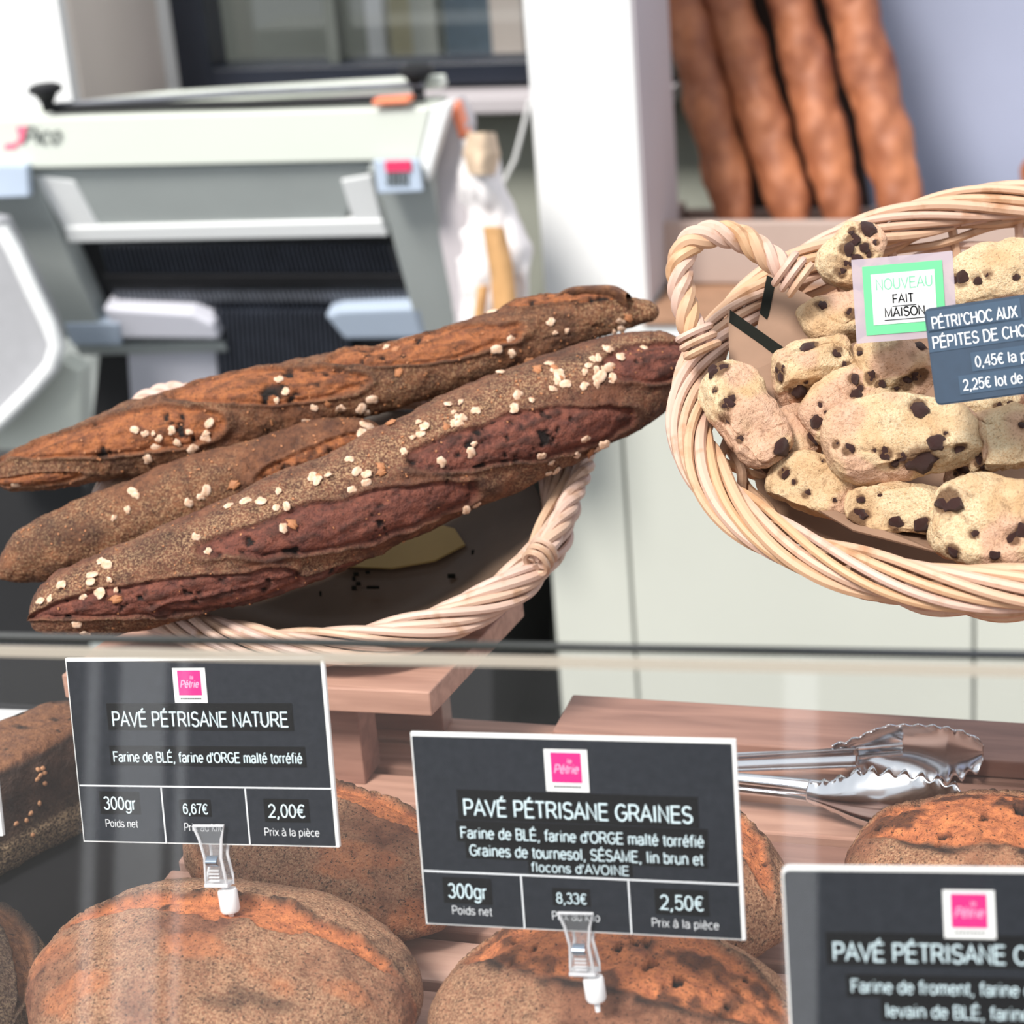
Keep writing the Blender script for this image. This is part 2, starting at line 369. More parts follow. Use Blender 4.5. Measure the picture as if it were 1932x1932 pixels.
# ------------------------------------------------------------------ back counter cabinet
cab = thing('back_counter_cabinet', 'long cream fronted counter cabinet with a thin brown worktop edge, behind the baskets', 'cabinet', (-0.30, 1.48, 0))
def loc_box(name, lo, hi, m, root, bevel=0.0):
    o = root.matrix_basis.translation if hasattr(root, 'matrix_basis') else Vector()
    return boxo(name, np.array(lo)-np.array(o), np.array(hi)-np.array(o), m, root, bevel)
loc_box('body', (-0.300, 1.475, 0.02), (1.2, 1.93, 0.690), M['cream'], cab)
for a, b in ((-0.43, -0.337), (-0.334, 0.05), (0.053, 0.42), (0.423, 0.80)):
    loc_box('door', (a, 1.452, 0.03), (b, 1.472, 0.688), M['cream'], cab, 0.002)
loc_box('worktop', (-0.304, 1.455, 0.690), (1.2, 1.93, 0.711), M['enamel'], cab)
loc_box('edge_band', (-0.304, 1.450, 0.7112), (1.2, 1.93, 0.7165), M['brownline'], cab)
loc_box('top_panel', (-0.304, 1.60, 0.7167), (1.2, 1.93, 0.7175), M['enamel'], cab)

# ------------------------------------------------------------------ bread crate and standing baguettes at the back
cr = thing('bread_crate', 'low pinkish plywood crate on the back counter holding the standing baguettes', 'crate', (-0.25, 1.62, 0.718))
loc_box('front_panel', (-0.347, 1.585, 0.718), (0.30, 1.597, 0.790), M['crate'], cr, 0.002)
loc_box('back_panel', (-0.347, 1.835, 0.718), (0.30, 1.847, 0.738), M['crate'], cr)
loc_box('side_panel', (-0.347, 1.598, 0.718), (-0.335, 1.834, 0.750), M['crate'], cr)
loc_box('side_panel', (0.288, 1.598, 0.718), (0.30, 1.834, 0.790), M['crate'], cr)
loc_box('bottom_panel', (-0.334, 1.598, 0.718), (0.287, 1.834, 0.726), M['crate'], cr)
bk = thing('dark_gap_backing', 'dark brown sheet added behind the standing baguettes, as the shade in their gaps', 'board', (-0.2, 1.86, 0.72))  # added sheet; the shade between the loaves is put into its dark colour
P = [ony(x, y, 1.86) for x, y in ((1385, 455), (1650, 455), (1510, -500), (1300, -500))]
MB().prism([p-np.array([-0.2, 1.86, 0.72]) for p in P], (0, 0.012, 0)).build('board', mat('dark_gap_shade', (0.035, 0.018, 0.012), 0.7, var=0.3), bk, smooth=False)

def baguette_long(a, b, rad, seed, label):
    a = np.array(a); b = np.array(b); L = np.linalg.norm(b-a); T = (b-a)/L
    n, k = 110, 36; s = np.linspace(0, 1, n)
    Sd = nrm(np.cross(T, (0, -1, 0))); Nn = np.cross(Sd, T)
    r = rad*np.clip(1-np.abs(2*s-1)**7, 0, 1)**0.5*(1+0.05*np.sin(s*L*69+seed))
    th = np.linspace(0, 2*np.pi, k, endpoint=False)
    G = (a-b*0)[None, None]*0+(T*L)[None, None]*(s[:, None, None])+r[:, None, None]*(np.cos(th)[None, :, None]*Sd+np.sin(th)[None, :, None]*Nn)
    F = G.reshape(-1, 3); d = fbm(F+seed, 40, 3, seed)*0.004
    # slanted cuts along the front
    t2 = np.abs(np.angle(np.exp(1j*(th-math.pi/2))))
    cut = np.exp(-(((s[:, None]*L*12.7+(th[None]-math.pi/2)*0.35) % 1-0.5)/0.16)**2)*(t2[None] < 0.9)
    G = G+((d.reshape(n, k)-0.0035*cut)[..., None])*(np.cos(th)[None, :, None]*Sd+np.sin(th)[None, :, None]*Nn)
    o = MB().grid(G, cv=True).build('baguette', M['baguette'])
    o.location = a
    return tag(o, label, 'bread', 'baguettes standing in the crate')
bl = ['leftmost of the golden baguettes standing in the crate, beside the pillar', 'second golden baguette from the pillar in the standing row',
      'third golden baguette from the pillar in the standing row', 'fourth golden baguette from the pillar, last before the blue-grey wall',
      'short baguette end showing at the right edge above the basket rim']
for i, (x0, y0, x1, y1, wpx) in enumerate([(1404, 470, 1290, 0, 92), (1514, 470, 1372, 0, 92), (1606, 470, 1492, 0, 90), (1722, 470, 1607, 0, 98), (2000, 470, 1968, 290, 98)]):
    a = ony(x0, y0, 1.69); top = ony(x1, y1, 1.80 if y1 == 0 else 1.73); d = nrm(top-a)
    a = a+d*((0.737-a[2])/d[2])
    baguette_long(a, a+d*(0.55 if y1 == 0 else np.linalg.norm(top-a)), wpx*2.45/4000/2, i+3, bl[i])

# ------------------------------------------------------------------ bread slicer at the back left
YF = 1.30
org = np.array([-0.72, 1.45, 0.0])
sl_ = thing('bread_slicer', 'off-white electric bread slicing machine with dark blades, on the back left', 'bread slicer', org)
def sl_prism(name, pix, m, thick=0.02, Y=YF, plane=None, par=None, off=None, bevel=0.002):
    P = [(onpl(x, y, *plane) if plane else ony(x, y, Y))-org for x, y in pix]
    return MB().prism(P, off if off is not None else (0, thick, 0)).build(name, m, par or sl_, smooth=False, bevel=bevel)
p0 = ony(790, 302, YF); ang = math.radians(20)
npl = np.array([0, -math.cos(ang), -math.sin(ang)])
def npb(k): return (p0-npl*k, npl)                               # plane k behind the slanted face
hood = sl_prism('hood', [(-110, 228), (812, 203), (790, 302), (-110, 322)], M['steelwhite'], 0.06)
sl_prism('rear_body', [(-110, 330), (790, 320), (840, 840), (-110, 840)], M['greysteel'], 0.12, Y=1.48)
sl_prism('bevel_edge', [(814, 203), (851, 192), (836, 240), (806, 345), (791, 302)], M['enamel'], 0.02)
sl_prism('side_panel', [(853, 192), (878, 240), (872, 330), (905, 640), (930, 900), (880, 900), (862, 620), (808, 345), (838, 240)], M['lilac'], 0.04, Y=1.33)
# slanted columns either side of the opening
off = tuple(-npl*0.05)
sl_prism('column', [(-60, 318), (57, 316), (200, 640), (60, 640)], M['greysteel'], plane=npb(0), off=off)
sl_prism('column', [(700, 304), (806, 302), (870, 640), (792, 640)], M['greysteel'], plane=npb(0), off=off)
sl_prism('corner_cover', [(-60, 312), (50, 312), (54, 372), (-60, 376)], M['bluesteel'], 0.012, Y=YF-0.013)
# inner white bin
sl_prism('bin_back', [(60, 322), (700, 308), (640, 432), (170, 440)], M['greysteel'], plane=npb(0.006), off=tuple(-npl*0.01))
sl_prism('bin_wall', [(62, 332), (140, 342), (188, 432), (128, 446)], M['enamel'], plane=npb(0.004), off=tuple(-npl*0.01))
sl_prism('bin_wall', [(642, 340), (700, 330), (728, 448), (672, 436)], M['enamel'], plane=npb(0.004), off=tuple(-npl*0.01))
sl_prism('bin_ledge', [(120, 430), (720, 416), (732, 446), (128, 458)], M['enamel'], plane=npb(0.002), off=tuple(-npl*0.01))
# blade frame: rows of fine vertical blades before a dark back
sl_prism('blade_box', [(125, 452), (735, 444), (800, 640), (850, 1000), (150, 1000), (190, 640)], M['dark'], plane=npb(0.030), off=tuple(-npl*0.02))
bb = MB()
for i in range(62):
    x = 190+i*(742-190)/61; x2 = x+32
    A = [onpl(x, 466, *npb(0.021))-org, onpl(x+4, 466, *npb(0.021))-org, onpl(x2+4, 585, *npb(0.021))-org, onpl(x2, 585, *npb(0.021))-org]
    bb.prism(A, tuple(-npl*0.006))
bb.build('upper_blades', M['blade'], sl_, smooth=False)
sl_prism('blade_guard', [(190, 520), (770, 520), (774, 545), (200, 545)], M['black'], plane=npb(0.015), off=tuple(-npl*0.006))
bb = MB()
for i in range(60):
    x = 215+i*(770-215)/59; x2 = x+8
    A = [onpl(x, 548, *npb(0.017))-org, onpl(x+5, 548, *npb(0.017))-org, onpl(x2+5, 568, *npb(0.017))-org, onpl(x2, 568, *npb(0.017))-org]
    bb.prism(A, tuple(-npl*0.006))
bb.build('blade_teeth', M['bladelight'], sl_, smooth=False)
bb = MB()
for i in range(28):
    x = 402+i*(650-402)/27
    A = [onpl(x, 590, *npb(0.014))-org, onpl(x+5, 590, *npb(0.014))-org, onpl(x+20, 800, *npb(0.014))-org, onpl(x+15, 800, *npb(0.014))-org]
    bb.prism(A, tuple(-npl*0.006))
bb.build('lower_blades', M['blade'], sl_, smooth=False)
# side tables below the blades
sl_prism('side_table', [(192, 582), (360, 592), (402, 612), (414, 642), (225, 640)], M['palelav'], plane=npb(0.0), off=tuple(-npl*0.03), bevel=0.004)
sl_prism('side_table', [(612, 596), (640, 586), (798, 580), (812, 640), (650, 642)], M['bluesteel'], plane=npb(0.0), off=tuple(-npl*0.03), bevel=0.004)
sl_prism('table_bracket', [(120, 612), (225, 610), (228, 652), (135, 652)], M['bluesteel'], plane=npb(-0.002), off=tuple(-npl*0.03))
sl_prism('table_bracket', [(140, 654), (420, 646), (430, 664), (150, 672)], M['greysteel'], plane=npb(0.012), off=tuple(-npl*0.03))
sl_prism('crumb_bin', [(240, 666), (424, 664), (440, 900), (256, 900)], M['palelav'], plane=npb(0.02), off=tuple(-npl*0.04))
sl_prism('stand', [(150, 672), (240, 670), (300, 1500), (180, 1500)], M['greysteel'], 0.05, Y=1.52)
sl_prism('stand', [(700, 900), (930, 880), (930, 1420), (700, 1420)], M['dark'], 0.3, Y=1.62)
sl_prism('base', [(-250, 905), (700, 905), (760, 1500), (-250, 1500)], M['dark'], 0.25, Y=1.60)
# receiving chute on the left
cp = [(0, 430), (25, 470), (60, 545), (92, 610), (108, 650), (98, 690), (60, 735), (10, 785), (-40, 830)]
sl_prism('chute', [(-120, 400), (-5, 420), (20, 470), (60, 548), (88, 610), (98, 650), (86, 690), (50, 735), (0, 785), (-120, 860)], mat('grey_white_chute', (0.40, 0.40, 0.42), 0.45, var=0.08), 0.03, Y=1.245)
MB().tube(np.array([ony(x, y, 1.238)-org for x, y in cp]), 0.009, 10).build('chute_rim', M['enamel'], sl_)
sl_prism('chute_foot', [(-120, 800), (0, 800), (70, 745), (110, 680), (150, 700), (152, 830), (60, 850), (-120, 850)], M['steelwhite'], 0.03, Y=1.285)
# lid rail with its two mushroom knobs
lid = sl_prism('lid', [(60, 206), (300, 178), (830, 146), (835, 168), (400, 196), (90, 215)], M['steelwhite'], 0.02, Y=1.34)
MB().tube(np.array([ony(95, 200, 1.325)-org, ony(450, 176, 1.325)-org, ony(800, 160, 1.325)-org]), 0.0035, 10).build('rail', M['bladelight'], lid)
MB().tube(np.array([ony(100, 206, 1.315)-org, ony(300, 200, 1.315)-org, ony(470, 197, 1.315)-org, ony(800, 184, 1.315)-org]), 0.0045, 10).build('gasket', M['black'], lid)
for x, y, Y in ((92, 210, 1.31), (790, 178, 1.33)):
    c = ony(x, y, Y)-org
    MB().lathe([(0.006, 0.0), (0.007, 0.009), (0.012, 0.018), (0.018, 0.021), (0.018, 0.026), (0.013, 0.029), (0.002, 0.030)], 24, c).build('knob', M['black'], sl_)
sl_prism('warning_strip', [(846, 196), (862, 196), (880, 258), (866, 262)], M['orange'], 0.02, Y=1.327)
sl_prism('warning_strip', [(700, 189), (770, 184), (772, 196), (702, 200)], M['orange'], 0.02, Y=1.292)
pl = sl_prism('rating_plate', [(704, 302), (790, 300), (798, 362), (712, 366)], M['bluesteel'], 0.004, Y=YF-0.012)
sl_prism('red_label', [(726, 304), (774, 303), (776, 323), (728, 325)], M['red'], 0.002, Y=YF-0.0145, par=pl, bevel=0)
mk = MB()
for i, x in enumerate((729, 738, 746, 755, 764)):
    for y in (328, 340):
        mk.prism([ony(a, b, YF-0.0145)-org for a, b in ((x, y), (x+5, y), (x+6, y+9), (x+1, y+9))], (0, 0.002, 0))
mk.build('small_print', M['inkgrey'], pl, smooth=False)
# unseen pale strips added behind the camera, reflected as streaks in the glass
def streak_reflector(name, q):
    b = MB().prism([(x, y, 0.0005) for x, y in q], (0, 0, 0.003)); o = S(b.build(name, mat('streak_reflector_pale', (0.62, 0.63, 0.65), 0.7, var=0.1), smooth=False))
streak_reflector('trim_7', [(-0.921, -2.581), (-0.638, -1.58), (-0.586, -1.58), (-0.846, -2.578)])
streak_reflector('trim_8', [(-0.826, -2.577), (-0.571, -1.58), (-0.560, -1.58), (-0.810, -2.576)])
streak_reflector('trim_9', [(-0.975, -2.583), (-0.676, -1.58), (-0.660, -1.58), (-0.955, -2.582)])
streak_reflector('trim_10', [(0.105, -2.54), (0.105, -1.60), (0.141, -1.60), (0.155, -2.538)])
# ------------------------------------------------------------------ display case: slatted tray, riser board, glass
tray = thing('slatted_tray', 'reddish wooden slatted tray the floured loaves and the tongs lie on', 'tray', (0.0, 0.0, 0.88))
gaps = [-0.135, -0.098, -0.061, -0.0255, 0.0105, 0.044, 0.077, 0.110, 0.143, 0.172, 0.2035]
wl = ['wood', 'woodlight', 'wood', 'woodlight', 'wood', 'wood', 'wooddark', 'wood', 'wood', 'wood']
for i in range(10):
    a, b = gaps[i]+0.0035, gaps[i+1]-0.0035
    if i == 8: b = gaps[9]-0.001
    s_ = MB().box((0.155, (a+b)/2, 0.010), (0.69, b-a, 0.020)).build('slat', M[wl[i]], tray, smooth=False, bevel=0.0012)
MB().box((0.155, 0.034, -0.010), (0.69, 0.34, 0.012)).build('base_panel', mat('tray_base_dark', (0.022, 0.020, 0.022), 0.6, var=0.2), tray, smooth=False)
MB().box((0.492, 0.034, -0.010), (0.012, 0.34, 0.0119)).build('end_rail', M['wood'], tray, smooth=False)
pk = boxo('back_plank', (-0.046, 0.176, 0.9005), (0.46, 0.2155, 0.9095), M['wooddark'], None, 0.001)
tag(pk, 'thin dark reddish plank lying along the back edge of the tray, behind the tongs', 'plank')

rz0, rz1 = 0.950, 0.9625
rc = np.array([-0.165, 0.16, 0.9])
ris = thing('riser_shelf', 'small raised reddish wooden shelf carrying the basket of seeded loaves', 'shelf', rc)
Pb = [onz(815, 1352, rz0), onz(990, 1163, rz0), None, None]
Pb[2] = Pb[1]+np.array([-0.19, -0.014, 0]); Pb[3] = Pb[0]+np.array([-0.185, -0.006, 0])
for p in Pb: p[2] = rz0
MB().prism([p-rc for p in Pb], (0, 0, rz1-rz0)).build('board', M['wood'], ris, smooth=False, bevel=0.0008)
lx = np.array([-0.1355, 0.138, 0])
MB().box((lx[0]-rc[0], 0.1385-rc[1], 0.0245), (0.017, 0.022, 0.049)).build('leg', M['wooddark'], ris, smooth=False, bevel=0.0006)
MB().box((-0.178-rc[0], 0.1385-rc[1], 0.0245), (0.017, 0.022, 0.049)).build('leg', M['wooddark'], ris, smooth=False, bevel=0.0006)
MB().box((-0.14-rc[0], 0.190-rc[1], 0.0245), (0.07, 0.014, 0.049)).build('rear_rail', M['wooddark'], ris, smooth=False, bevel=0.0006)

case = thing('display_counter', 'display counter with a clear front glass pane standing before the loaves', 'counter', (0.05, 0.0, 0.30))
MB().box((0, 0.03, 0.262), (1.3, 0.44, 0.573)).build('body', M['enamel'], case, smooth=False)
MB().box((0, 0.03, 0.5555), (1.3, 0.44, 0.0125)).build('dark_top', M['dark'], case, smooth=False)
gl = np.array([-0.094, -0.226, 0]); gr_ = np.array([0.203, -0.2015, 0]); gd = nrm(gr_-gl); gn = np.array([gd[1], -gd[0], 0])
gz = (ony(0, 1208, -0.226)[2]+ony(1932, 1249, -0.2015)[2])/2
gc = (gl+gr_)/2
Rg = np.column_stack([gd, -gn, [0, 0, 1]])
o0 = np.array([0.05, 0.0, 0.30])
pane = MB().box(np.array([gc[0], gc[1], (0.8635+gz)/2])-o0, (1.1, 0.006, gz-0.8635), Rg).build('glass_pane', M['glass'], case, smooth=False)
MB().box(np.array([gc[0], gc[1], gz-0.0016])-o0+np.array(gn)*0.0033, (1.1, 0.0006, 0.0032), Rg).build('frosted_bevel', M['edgetan'], pane, smooth=False)
MB().box(np.array([gc[0], gc[1], gz+0.0006])-o0-np.array(gn)*0.0015, (1.1, 0.003, 0.0012), Rg).build('polished_edge', M['edgedark'], pane, smooth=False)

# ------------------------------------------------------------------ lettering: an own stroke alphabet (cap height 1)
def Ar(cx, cy, rx, ry, a0, a1, n=None):
    n = n or max(5, int(abs(a1-a0)/18)); t = np.radians(np.linspace(a0, a1, n))
    return [(cx+rx*math.cos(q), cy+ry*math.sin(q)) for q in t]
X = 0.73
G = {}
def g(ch, wd, *st): G[ch] = (wd, [list(s) for s in st])
g('A', .92, [(.03, 0), (.46, 1), (.89, 0)], [(.18, .34), (.74, .34)])
g('B', .86, [(.12, 0), (.12, 1), (.48, 1)]+Ar(.48, .76, .26, .24, 80, -90)+[(.12, .52)], [(.48, .52)]+Ar(.50, .26, .28, .26, 80, -90)+[(.12, 0)])
g('C', .94, Ar(.52, .5, .43, .5, 42, 318))
g('D', .94, [(.12, 0), (.12, 1), (.42, 1)]+Ar(.44, .5, .42, .5, 85, -85)+[(.42, 0), (.12, 0)])
g('E', .86, [(.78, 1), (.12, 1), (.12, 0), (.80, 0)], [(.12, .53), (.74, .53)])
g('F', .80, [(.75, 1), (.12, 1), (.12, 0)], [(.12, .52), (.66, .52)])
g('G', 1.0, Ar(.53, .5, .45, .5, 45, 335)+[(.94, .48), (.56, .48)])
g('H', .94, [(.12, 0), (.12, 1)], [(.82, 0), (.82, 1)], [(.12, .53), (.82, .53)])
g('I', .36, [(.18, 0), (.18, 1)])
g('L', .74, [(.12, 1), (.12, 0), (.70, 0)])
g('M', 1.08, [(.12, 0), (.12, 1), (.54, .08), (.96, 1), (.96, 0)])
g('N', .94, [(.12, 0), (.12, 1), (.82, 0), (.82, 1)])
g('O', 1.0, Ar(.5, .5, .44, .5, 90, 450))
g('P', .86, [(.12, 0), (.12, 1), (.50, 1)]+Ar(.52, .73, .27, .27, 85, -85)+[(.12, .46)])
g('R', .94, [(.12, 0), (.12, 1), (.52, 1)]+Ar(.54, .74, .28, .26, 85, -85)+[(.12, .48)], [(.52, .48), (.88, 0)])
g('S', .86, Ar(.43, .75, .32, .25, 25, 270)+Ar(.43, .255, .35, .255, 90, -160))
g('T', .80, [(.03, 1), (.77, 1)], [(.40, 1), (.40, 0)])
g('U', .94, [(.12, 1), (.12, .36)]+Ar(.47, .36, .35, .36, 180, 360)+[(.82, 1)])
g('V', .88, [(.03, 1), (.44, 0), (.85, 1)])
g('X', .88, [(.05, 1), (.83, 0)], [(.83, 1), (.05, 0)])
g('a', .76, Ar(.36, .53, .28, .20, 165, 15)+[(.64, .50), (.64, .16), (.69, 0)], Ar(.34, .21, .27, .21, 60, 300)+[(.62, .20)], [(.46, .40), (.63, .44)])
g('b', .76, [(.10, 0), (.10, 1)], Ar(.39, .365, .28, .365, 0, 360))
g('c', .70, Ar(.38, .365, .30, .365, 45, 315))
g('d', .76, [(.66, 0), (.66, 1)], Ar(.37, .365, .28, .365, 0, 360))
g('e', .76, [(.08, .39), (.68, .39)]+Ar(.38, .365, .30, .365, 8, 320))
g('f', .44, [(.18, 0), (.18, .78)]+Ar(.37, .78, .19, .23, 180, 70), [(.03, X), (.38, X)])
g('g', .76, Ar(.37, .365, .28, .365, 0, 360), [(.66, X), (.66, -.08)]+Ar(.37, -.06, .29, .22, 0, -155))
g('i', .32, [(.16, 0), (.16, X)], [(.16, .93), (.16, .99)])
g('k', .70, [(.10, 0), (.10, 1)], [(.60, X), (.10, .28)], [(.28, .43), (.64, 0)])
g('l', .32, [(.16, 0), (.16, 1)])
g('m', 1.10, [(.10, 0), (.10, X)], [(.10, .44)]+Ar(.32, .46, .22, .27, 170, 0)+[(.54, 0)], [(.54, .44)]+Ar(.76, .46, .22, .27, 170, 0)+[(.98, 0)])
g('n', .76, [(.10, 0), (.10, X)], [(.10, .42)]+Ar(.38, .44, .27, .29, 170, 0)+[(.65, 0)])
g('o', .76, Ar(.38, .365, .30, .365, 90, 450))
g('p', .76, [(.10, -.28), (.10, X)], Ar(.39, .365, .28, .365, 0, 360))
g('r', .46, [(.10, 0), (.10, X)], [(.10, .42)]+Ar(.34, .42, .24, .29, 170, 75))
g('s', .68, Ar(.33, .545, .25, .185, 20, 270)+Ar(.33, .18, .27, .18, 90, -160))
g('t', .40, [(.19, .92), (.19, .16)]+Ar(.32, .15, .13, .15, 180, 285), [(.03, X), (.38, X)])
g('u', .76, [(.10, X), (.10, .28)]+Ar(.37, .28, .27, .28, 180, 360)+[(.64, X)], [(.65, X), (.65, 0)])
g('v', .70, [(.04, X), (.35, 0), (.66, X)])
g('x', .70, [(.05, X), (.65, 0)], [(.65, X), (.05, 0)])
g('0', .76, Ar(.38, .5, .30, .5, 90, 450))
g('2', .76, Ar(.38, .70, .29, .30, 165, -35)+[(.08, 0), (.70, 0)])
g('3', .76, Ar(.36, .76, .27, .24, 155, -85), Ar(.36, .27, .31, .27, 85, -160))
g('4', .76, [(.56, 0), (.56, 1), (.05, .30), (.73, .30)])
g('5', .76, [(.66, 1), (.18, 1), (.12, .52)]+Ar(.37, .33, .31, .33, 135, -155))
g('6', .76, Ar(.39, .32, .29, .32, 0, 360), [(.10, .34)]+Ar(.42, .52, .32, .48, 185, 40))
g('7', .76, [(.06, 1), (.69, 1), (.44, .55), (.30, 0)])
g('8', .76, Ar(.38, .76, .25, .24, 90, 450), Ar(.38, .27, .30, .27, 90, 450))
g(',', .36, [(.18, .05), (.18, -.02), (.10, -.20)])
g("'", .26, [(.13, 1), (.13, .70)])
g('€', .82, Ar(.52, .5, .36, .5, 48, 312), [(.02, .60), (.62, .60)], [(.02, .42), (.58, .42)])
g(' ', .40)
for ch, base, acc in (('É', 'E', 1), ('é', 'e', 1), ('è', 'e', -1), ('à', 'a', -1)):
    wd, st = G[base]; cx = wd/2; y = 1.10 if base == 'E' else 0.86
    G[ch] = (wd, st+[[(cx-.08*acc, y), (cx+.12*acc, y+.17)]])
def text_width(txt, sp=0.06): return sum(G[c][0]+sp for c in txt)-sp
def text_mb(mb, txt, x, y, cap, z, sw=0.13, anchor='l', width=None, sp=0.06, rot=0.0, slant=0.0):
    """flat lettering in the card plane; x,y baseline start, cap = cap height, width stretches the line"""
    W_ = text_width(txt, sp); sx = cap if width is None else width/W_
    x0 = x-(W_*sx/2 if anchor == 'c' else 0); pen = 0
    cr_, sr_ = math.cos(rot), math.sin(rot)
    def emit(P, F):
        P = np.array(P); P = np.column_stack([P[:, 0]+slant*P[:, 1], P[:, 1]])
        Q = np.column_stack([x0-x+P[:, 0], P[:, 1]])
        mb.add(np.column_stack([x+Q[:, 0]*cr_-Q[:, 1]*sr_, y+Q[:, 0]*sr_+Q[:, 1]*cr_, np.full(len(P), z)]), F)
    h = sw*cap/2
    for c in txt:
        wd, strokes = G[c]
        for st in strokes:
            P = np.array([((pen+px_)*sx, py_*cap) for px_, py_ in st]); n = len(P)
            cl = np.allclose(P[0], P[-1], atol=1e-9) and n > 3
            T = np.diff(P, axis=0); T = T/(np.linalg.norm(T, axis=1)[:, None]+1e-12)
            Lf = []; Rt = []
            for i in range(n):
                if cl and i in (0, n-1): a, b = T[-1], T[0]
                else: a, b = T[max(i-1, 0)], T[min(i, n-2)]
                m = a+b; ln = np.linalg.norm(m)
                m = m/ln if ln > 1e-6 else a
                k = min(1/max(np.dot(m, a), 0.35), 2.2)
                e = m*0
                if not cl and i == 0: e = -m*h*0.0
                nn = np.array([-m[1], m[0]])*h*k
                Lf.append(P[i]+nn+e); Rt.append(P[i]-nn+e)
            emit(np.vstack([Lf, Rt]), [(i, i+1, n+i+1, n+i) for i in range(n-1)])
        pen += wd+sp
    return mb

def card_basis(yaw, tilt, roll):
    R0 = np.column_stack([[1, 0, 0], [0, 0, 1], [0, -1, 0]])
    return rotm('z', math.radians(yaw))@rotm('x', -math.radians(tilt))@R0@rotm('z', math.radians(roll))
def rrect(x0, y0, x1, y1, r, z):
    P = []
    for cx, cy, a in ((x1-r, y1-r, 0), (x0+r, y1-r, 90), (x0+r, y0+r, 180), (x1-r, y0+r, 270)):
        P += [(cx+r*math.cos(math.radians(a+t)), cy+r*math.sin(math.radians(a+t)), z) for t in (0, 30, 60, 90)]
    return P
def plate(name, x0, y0, x1, y1, z, th, m, par, r=0.0):
    P = rrect(x0, y0, x1, y1, r, z) if r else [(x0, y0, z), (x1, y0, z), (x1, y1, z), (x0, y1, z)]
    return MB().prism(P, (0, 0, th)).build(name, m, par, smooth=False)

def logo(root, cx, cy, s, W, H):
    wq, hq = 0.0160*s, 0.0158*s
    q = plate('logo_sticker', cx-wq/2, cy-hq/2, cx+wq/2, cy+hq/2, 0.00005, 0.0003, M['cardcore'], root)
    k = 0.0113*s; py = cy+0.0012*s
    pq = plate('pink_square', cx-k/2, py-k/2, cx+k/2, py+k/2, 0.0003, 0.0002, M['pink'], q)
    mb = MB(); text_mb(mb, 'Pétrie', cx-0.0001*s, py-0.0020*s, 0.0031*s, 0.00065, 0.13, 'c', 0.0090*s, slant=0.22)
    text_mb(mb, 'la', cx+0.0012*s, py+0.0018*s, 0.0016*s, 0.00065, 0.14, 'c', slant=0.2)
    mb.build('logo_lettering', M['palepink'], q, smooth=False, recalc=False)
    mb = MB()
    for i in range(9):
        xx = cx-0.0046*s+i*0.00115*s; mb.box((xx, cy-hq/2+0.0019*s, 0.00040), (0.0009*s, 0.0006*s, 0.0002))
    mb.build('small_print', M['strip'], q, smooth=False)

def price_card(name, label, O, ypr, W, H, title, lines, cells, logo_v, logo_s=1.0, div_v=0.715, cols=(0.32, 0.655), rad=0.0, mats=('card', 'strip', 'ink'), group=None):
    R = card_basis(*ypr)
    root = thing(name, label, 'price card', group=group, mw=mat4(R, O))
    U = lambda u: (u-0.5)*W
    Vv = lambda v: (0.5-v)*H
    MB().prism(rrect(-W/2, -H/2, W/2, H/2, rad, -0.0022) if rad else [(-W/2, -H/2, -0.0022), (W/2, -H/2, -0.0022), (W/2, H/2, -0.0022), (-W/2, H/2, -0.0022)], (0, 0, 0.0018)).build('card_core', M['cardcore'], root, smooth=False)
    e = 0.0006
    plate('card_face', -W/2+e, -H/2+e, W/2-2.2*e, H/2-2.0*e, -0.0004, 0.0004, M[mats[0]], root, max(rad-e, 0))
    if logo_v is not None: logo(root, U(0.487), Vv(logo_v), logo_s, W, H)
    if div_v:
        mb = MB(); mb.box((0, Vv(div_v), 0.0001), (W-0.002, 0.0005, 0.0003))
        for c in cols: mb.box((U(c), (Vv(div_v)-H/2)/2, 0.0001), (0.0005, Vv(div_v)+H/2-0.001, 0.0003))
        mb.build('ruled_lines', M['inkwhite'], root, smooth=False)
    for txt, uc, vb, cap, wd, anc, strip in [title]+lines+cells:
        c = cap*H; width = wd*W if wd else None
        if strip:
            Wd = width or text_width(txt)*c; x0 = U(uc)-(Wd/2 if anc == 'c' else 0)
            asc = 1.62 if txt.isupper() or 'É' in txt else 1.45; dsc = 0.42 if strip == 1 else strip
            plate('label_tape', x0-0.35*c, Vv(vb)-dsc*c, x0+Wd+0.35*c, Vv(vb)+asc*c, 0.00002, 0.00022, M[mats[1]], root)
        mb = MB(); text_mb(mb, txt, U(uc), Vv(vb), c, 0.0004, 0.112 if strip else 0.085, anc, width)
        mb.build('lettering', M[mats[2] if strip else 'inkwhite'], root, smooth=False, recalc=False)
    return root, R

